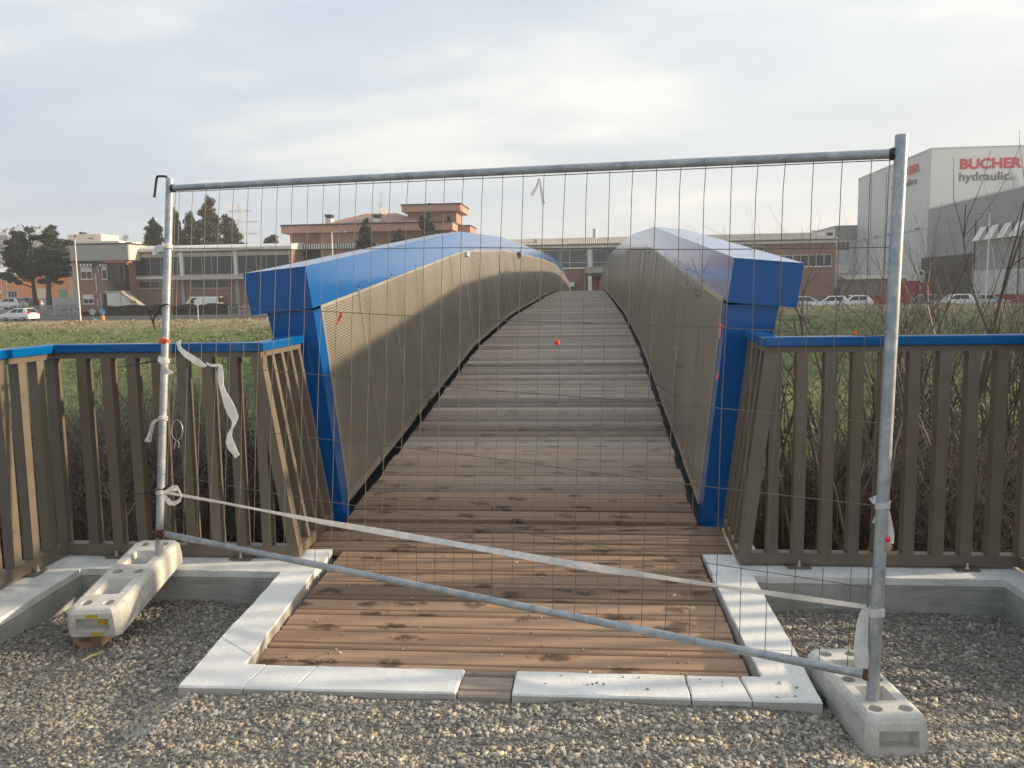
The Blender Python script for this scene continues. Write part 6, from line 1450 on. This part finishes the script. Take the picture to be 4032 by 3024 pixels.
# ---- cars
def car(label, x, y, heading, paint, kind='hatch', group='cars along the far road', z=GZ):
    name = 'van' if kind == 'van' else 'car'; r_ = empty(name, (0,0,0), label, name, None if kind == 'van' else group)
    if kind == 'van': L_, Wd, zb, bel, top = 2.45, .95, .30, 1.15, 1.98; prof = [(-2.45,.75),(-2.38,.95),(-1.75,1.15),(2.40,1.15),(2.45,1.0)]; cab = (-1.70, 2.42, -1.05, 2.36)
    elif kind == 'saloon': L_, Wd, zb, bel, top = 2.2, .86, .26, .90, 1.42; prof = [(-2.2,.60),(-2.1,.74),(-1.0,.88),(1.5,.90),(2.1,.86),(2.2,.62)]; cab = (-1.1, 1.7, -.25, .95)
    else: L_, Wd, zb, bel, top = 2.0, .85, .26, .92, 1.48; prof = [(-2.0,.60),(-1.92,.76),(-1.1,.92),(1.80,.98),(1.97,.90),(2.0,.60)]; cab = (-1.15, 1.90, -.10, 1.45)
    mb = MB(); vs = []; fs = []; n = len(prof)
    for x_, zt0 in prof:
        e_ = .86 if abs(abs(x_)-L_) < .02 else 1
        vs += [(x_, -Wd*e_*.93, zb), (x_, -Wd*e_, zb+.25), (x_, -Wd*e_*.95, zt0), (x_, Wd*e_*.95, zt0), (x_, Wd*e_, zb+.25), (x_, Wd*e_*.93, zb)]
    for i in range(n-1):
        for j in range(6): jj=(j+1)%6; fs.append((i*6+j,i*6+jj,(i+1)*6+jj,(i+1)*6+j))
    fs += [tuple(range(5,-1,-1)), tuple((n-1)*6+j for j in range(6))]; mb.add(vs, fs)
    a0, a1, t0, t1 = cab; wB, wT = Wd*.94, Wd*(.90 if kind == 'van' else .74); zb2 = bel-.05
    B = [(a0,-wB,zb2),(a1,-wB,zb2),(a1,wB,zb2),(a0,wB,zb2)]; T = [(t0,-wT,top),(t1,-wT,top),(t1,wT,top),(t0,wT,top)]; Mid = [(lerp(a0,t0,.93),-lerp(wB,wT,.93),top-.07),(lerp(a1,t1,.93),-lerp(wB,wT,.93),top-.07),(lerp(a1,t1,.93),lerp(wB,wT,.93),top-.07),(lerp(a0,t0,.93),lerp(wB,wT,.93),top-.07)]
    T2 = [(t0+.1,-wT+.08,top),(t1-.1,-wT+.08,top),(t1-.1,wT-.08,top),(t0+.1,wT-.08,top)]
    mb.add(B+Mid+T2, [(0,1,5,4),(1,2,6,5),(2,3,7,6),(3,0,4,7),(4,5,9,8),(5,6,10,9),(6,7,11,10),(7,4,8,11),(8,9,10,11)])
    o = mb.build('body', M[paint], r_, smooth=False); bv = o.modifiers.new('b', 'BEVEL'); bv.width = .05; bv.segments = 2; bv.limit_method = 'ANGLE'
    def side(u0, u1, v0, v1, s):
        q = []
        for u, v in ((u0,v0),(u1,v0),(u1,v1),(u0,v1)):
            xb, xt = lerp(a0,a1,u), lerp(t0,t1,u); q.append((lerp(xb,xt,v), s*(lerp(wB,wT,v)+.008), lerp(zb2,top,v)))
        return q
    wins = [(.10,.26)] if kind == 'van' else [(.12,.46),(.50,.80)] if kind == 'hatch' else [(.14,.48),(.52,.84)]
    for s in (-1, 1):
        for u0, u1 in wins:
            q = side(u0, u1, .16 if kind != 'van' else .12, .84, s); MB().add(q+[(p[0],p[1]-s*.012,p[2]) for p in q], [(0,1,2,3),(4,5,6,7),(0,1,5,4),(2,3,7,6)]).build('side_window', M['glass'], r_)
    for nm, xb, xt, e_ in (('windscreen', a0, t0, -1), ('rear_window', a1, t1, 1)):
        q = [(lerp(xb,xt,v)+e_*.012, sg*lerp(wB,wT,v)*.86, lerp(zb2,top,v)+.004) for v, sg in ((.14,-1),(.14,1),(.86,1),(.86,-1))]; MB().add(q+[(p[0]-e_*.014,p[1],p[2]) for p in q], [(0,1,2,3),(4,5,6,7)]).build(nm, M['glass'], r_)
    wx = L_*.62
    for sx_ in (-wx, wx*.97):
        for s in (-1, 1):
            yo = s*(Wd-.10); wl_ = MB().tube([(sx_, yo-.09, .30), (sx_, yo-.085, .30), (sx_, yo+.105, .30), (sx_, yo+.11, .30)], [.27,.30,.30,.27], 20).build('wheel', M['tyre'], r_)
            MB().tube([(sx_, yo+s*.112, .30), (sx_, yo+s*.122, .30)], .19, 14).build('rim', M['rim'], wl_)
    for s in (-1, 1):
        MB().bevbox(-L_+.0, -L_+.22, s*Wd*.62-.16, s*Wd*.62+.16, .62, .76, .02).build('headlamp', M['lamp_glass'], r_)
        MB().bevbox(L_-.16, L_+.012, s*Wd*.78-.11, s*Wd*.78+.11, .80, 1.10, .02).build('tail_lamp', M['tail'], r_)
        MB().bevbox(a0+.28, a0+.42, s*(Wd+.06)-.08, s*(Wd+.06)+.08, bel+.02, bel+.15, .02).build('mirror', M[paint], r_)
    MB().box(L_+.001, L_+.015, -.26, .26, .58, .70).build('plate', M['plate'], r_)
    r_.location = (x, y, z); r_.rotation_euler = (0, 0, heading); return r_
def cpos(f, cx, cy, Y): return atY(*f(cx, cy), Y).x
car('white hatchback driving on the far road at the left edge', cpos(zN, 258, 1320, 88.5), 88.5, R(-9), 'car_white')
car('white hatchback parked higher up behind the moving white one', cpos(zN, 115, 1150, 100), 100.2, R(-4), 'car_white', z=.42)
car('dark car parked left of the cedar trunks', cpos(zN, 300, 1150, 104), 104, R(4), 'car_grey', z=.42)
car('white car parked right behind the leaning cedar trunk', cpos(zN, 430, 1140, 106), 106, R(-70), 'car_white', z=.42)
car('silver car parked behind the palisade fence beside the brick house', cpos(zN, 890, 1200, 96.5), 96.5, R(3), 'car_silver', 'saloon')
car('dark car behind the white van and hedge', cpos(zS, 640, 1385, 96.6), 96.6, R(2), 'car_grey', 'saloon', z=GZ+.25)
car('white panel van parked before the brick factory', cpos(zS, 540, 1350, 97), 97, R(0), 'car_white', 'van', z=GZ+.45)
car('dark saloon seen over the hedge by the white stair', cpos(zN, 1740, 1190, 96.3), 96.3, R(180), 'car_grey', 'saloon', z=GZ+.35)
car('pale car on the far road nearest the right end post', cpos(zV, 365, 1440, 89.5), 89.5, R(180), 'car_silver')
car('white car on the far road right of the blue end cap', cpos(zV, 545, 1450, 89), 89, R(0), 'car_white')
car('second white car on the far road, left of the right fence post', cpos(zV, 735, 1450, 91), 91, R(3), 'car_white')
car('dark car on the far road seen through the saplings', cpos(zV, 1400, 1450, 90), 90, R(180), 'car_grey')
car('white car on the far road seen through the saplings', cpos(zV, 1560, 1460, 88.5), 88.5, R(0), 'car_white')
car('silver car on the far road beside the right street lamp', cpos(zV, 1830, 1455, 90.5), 90.5, R(180), 'car_silver', 'saloon')

# ------------------------------------------------------------------ air
hb = MB().box(-800, 800, -40, 840, -7.5, 46)
hm = bpy.data.materials.new('thin_winter_haze'); hm.use_nodes = True; ht = hm.node_tree; ht.nodes.clear()
pv = ht.nodes.new('ShaderNodeVolumePrincipled'); pv.inputs['Color'].default_value = (.93, .94, .95, 1); pv.inputs['Density'].default_value = .0008; pv.inputs['Anisotropy'].default_value = .2
ho = ht.nodes.new('ShaderNodeOutputMaterial'); ht.links.new(pv.outputs[0], ho.inputs['Volume'])
tag(hb.build('haze', hm), kind='stuff')
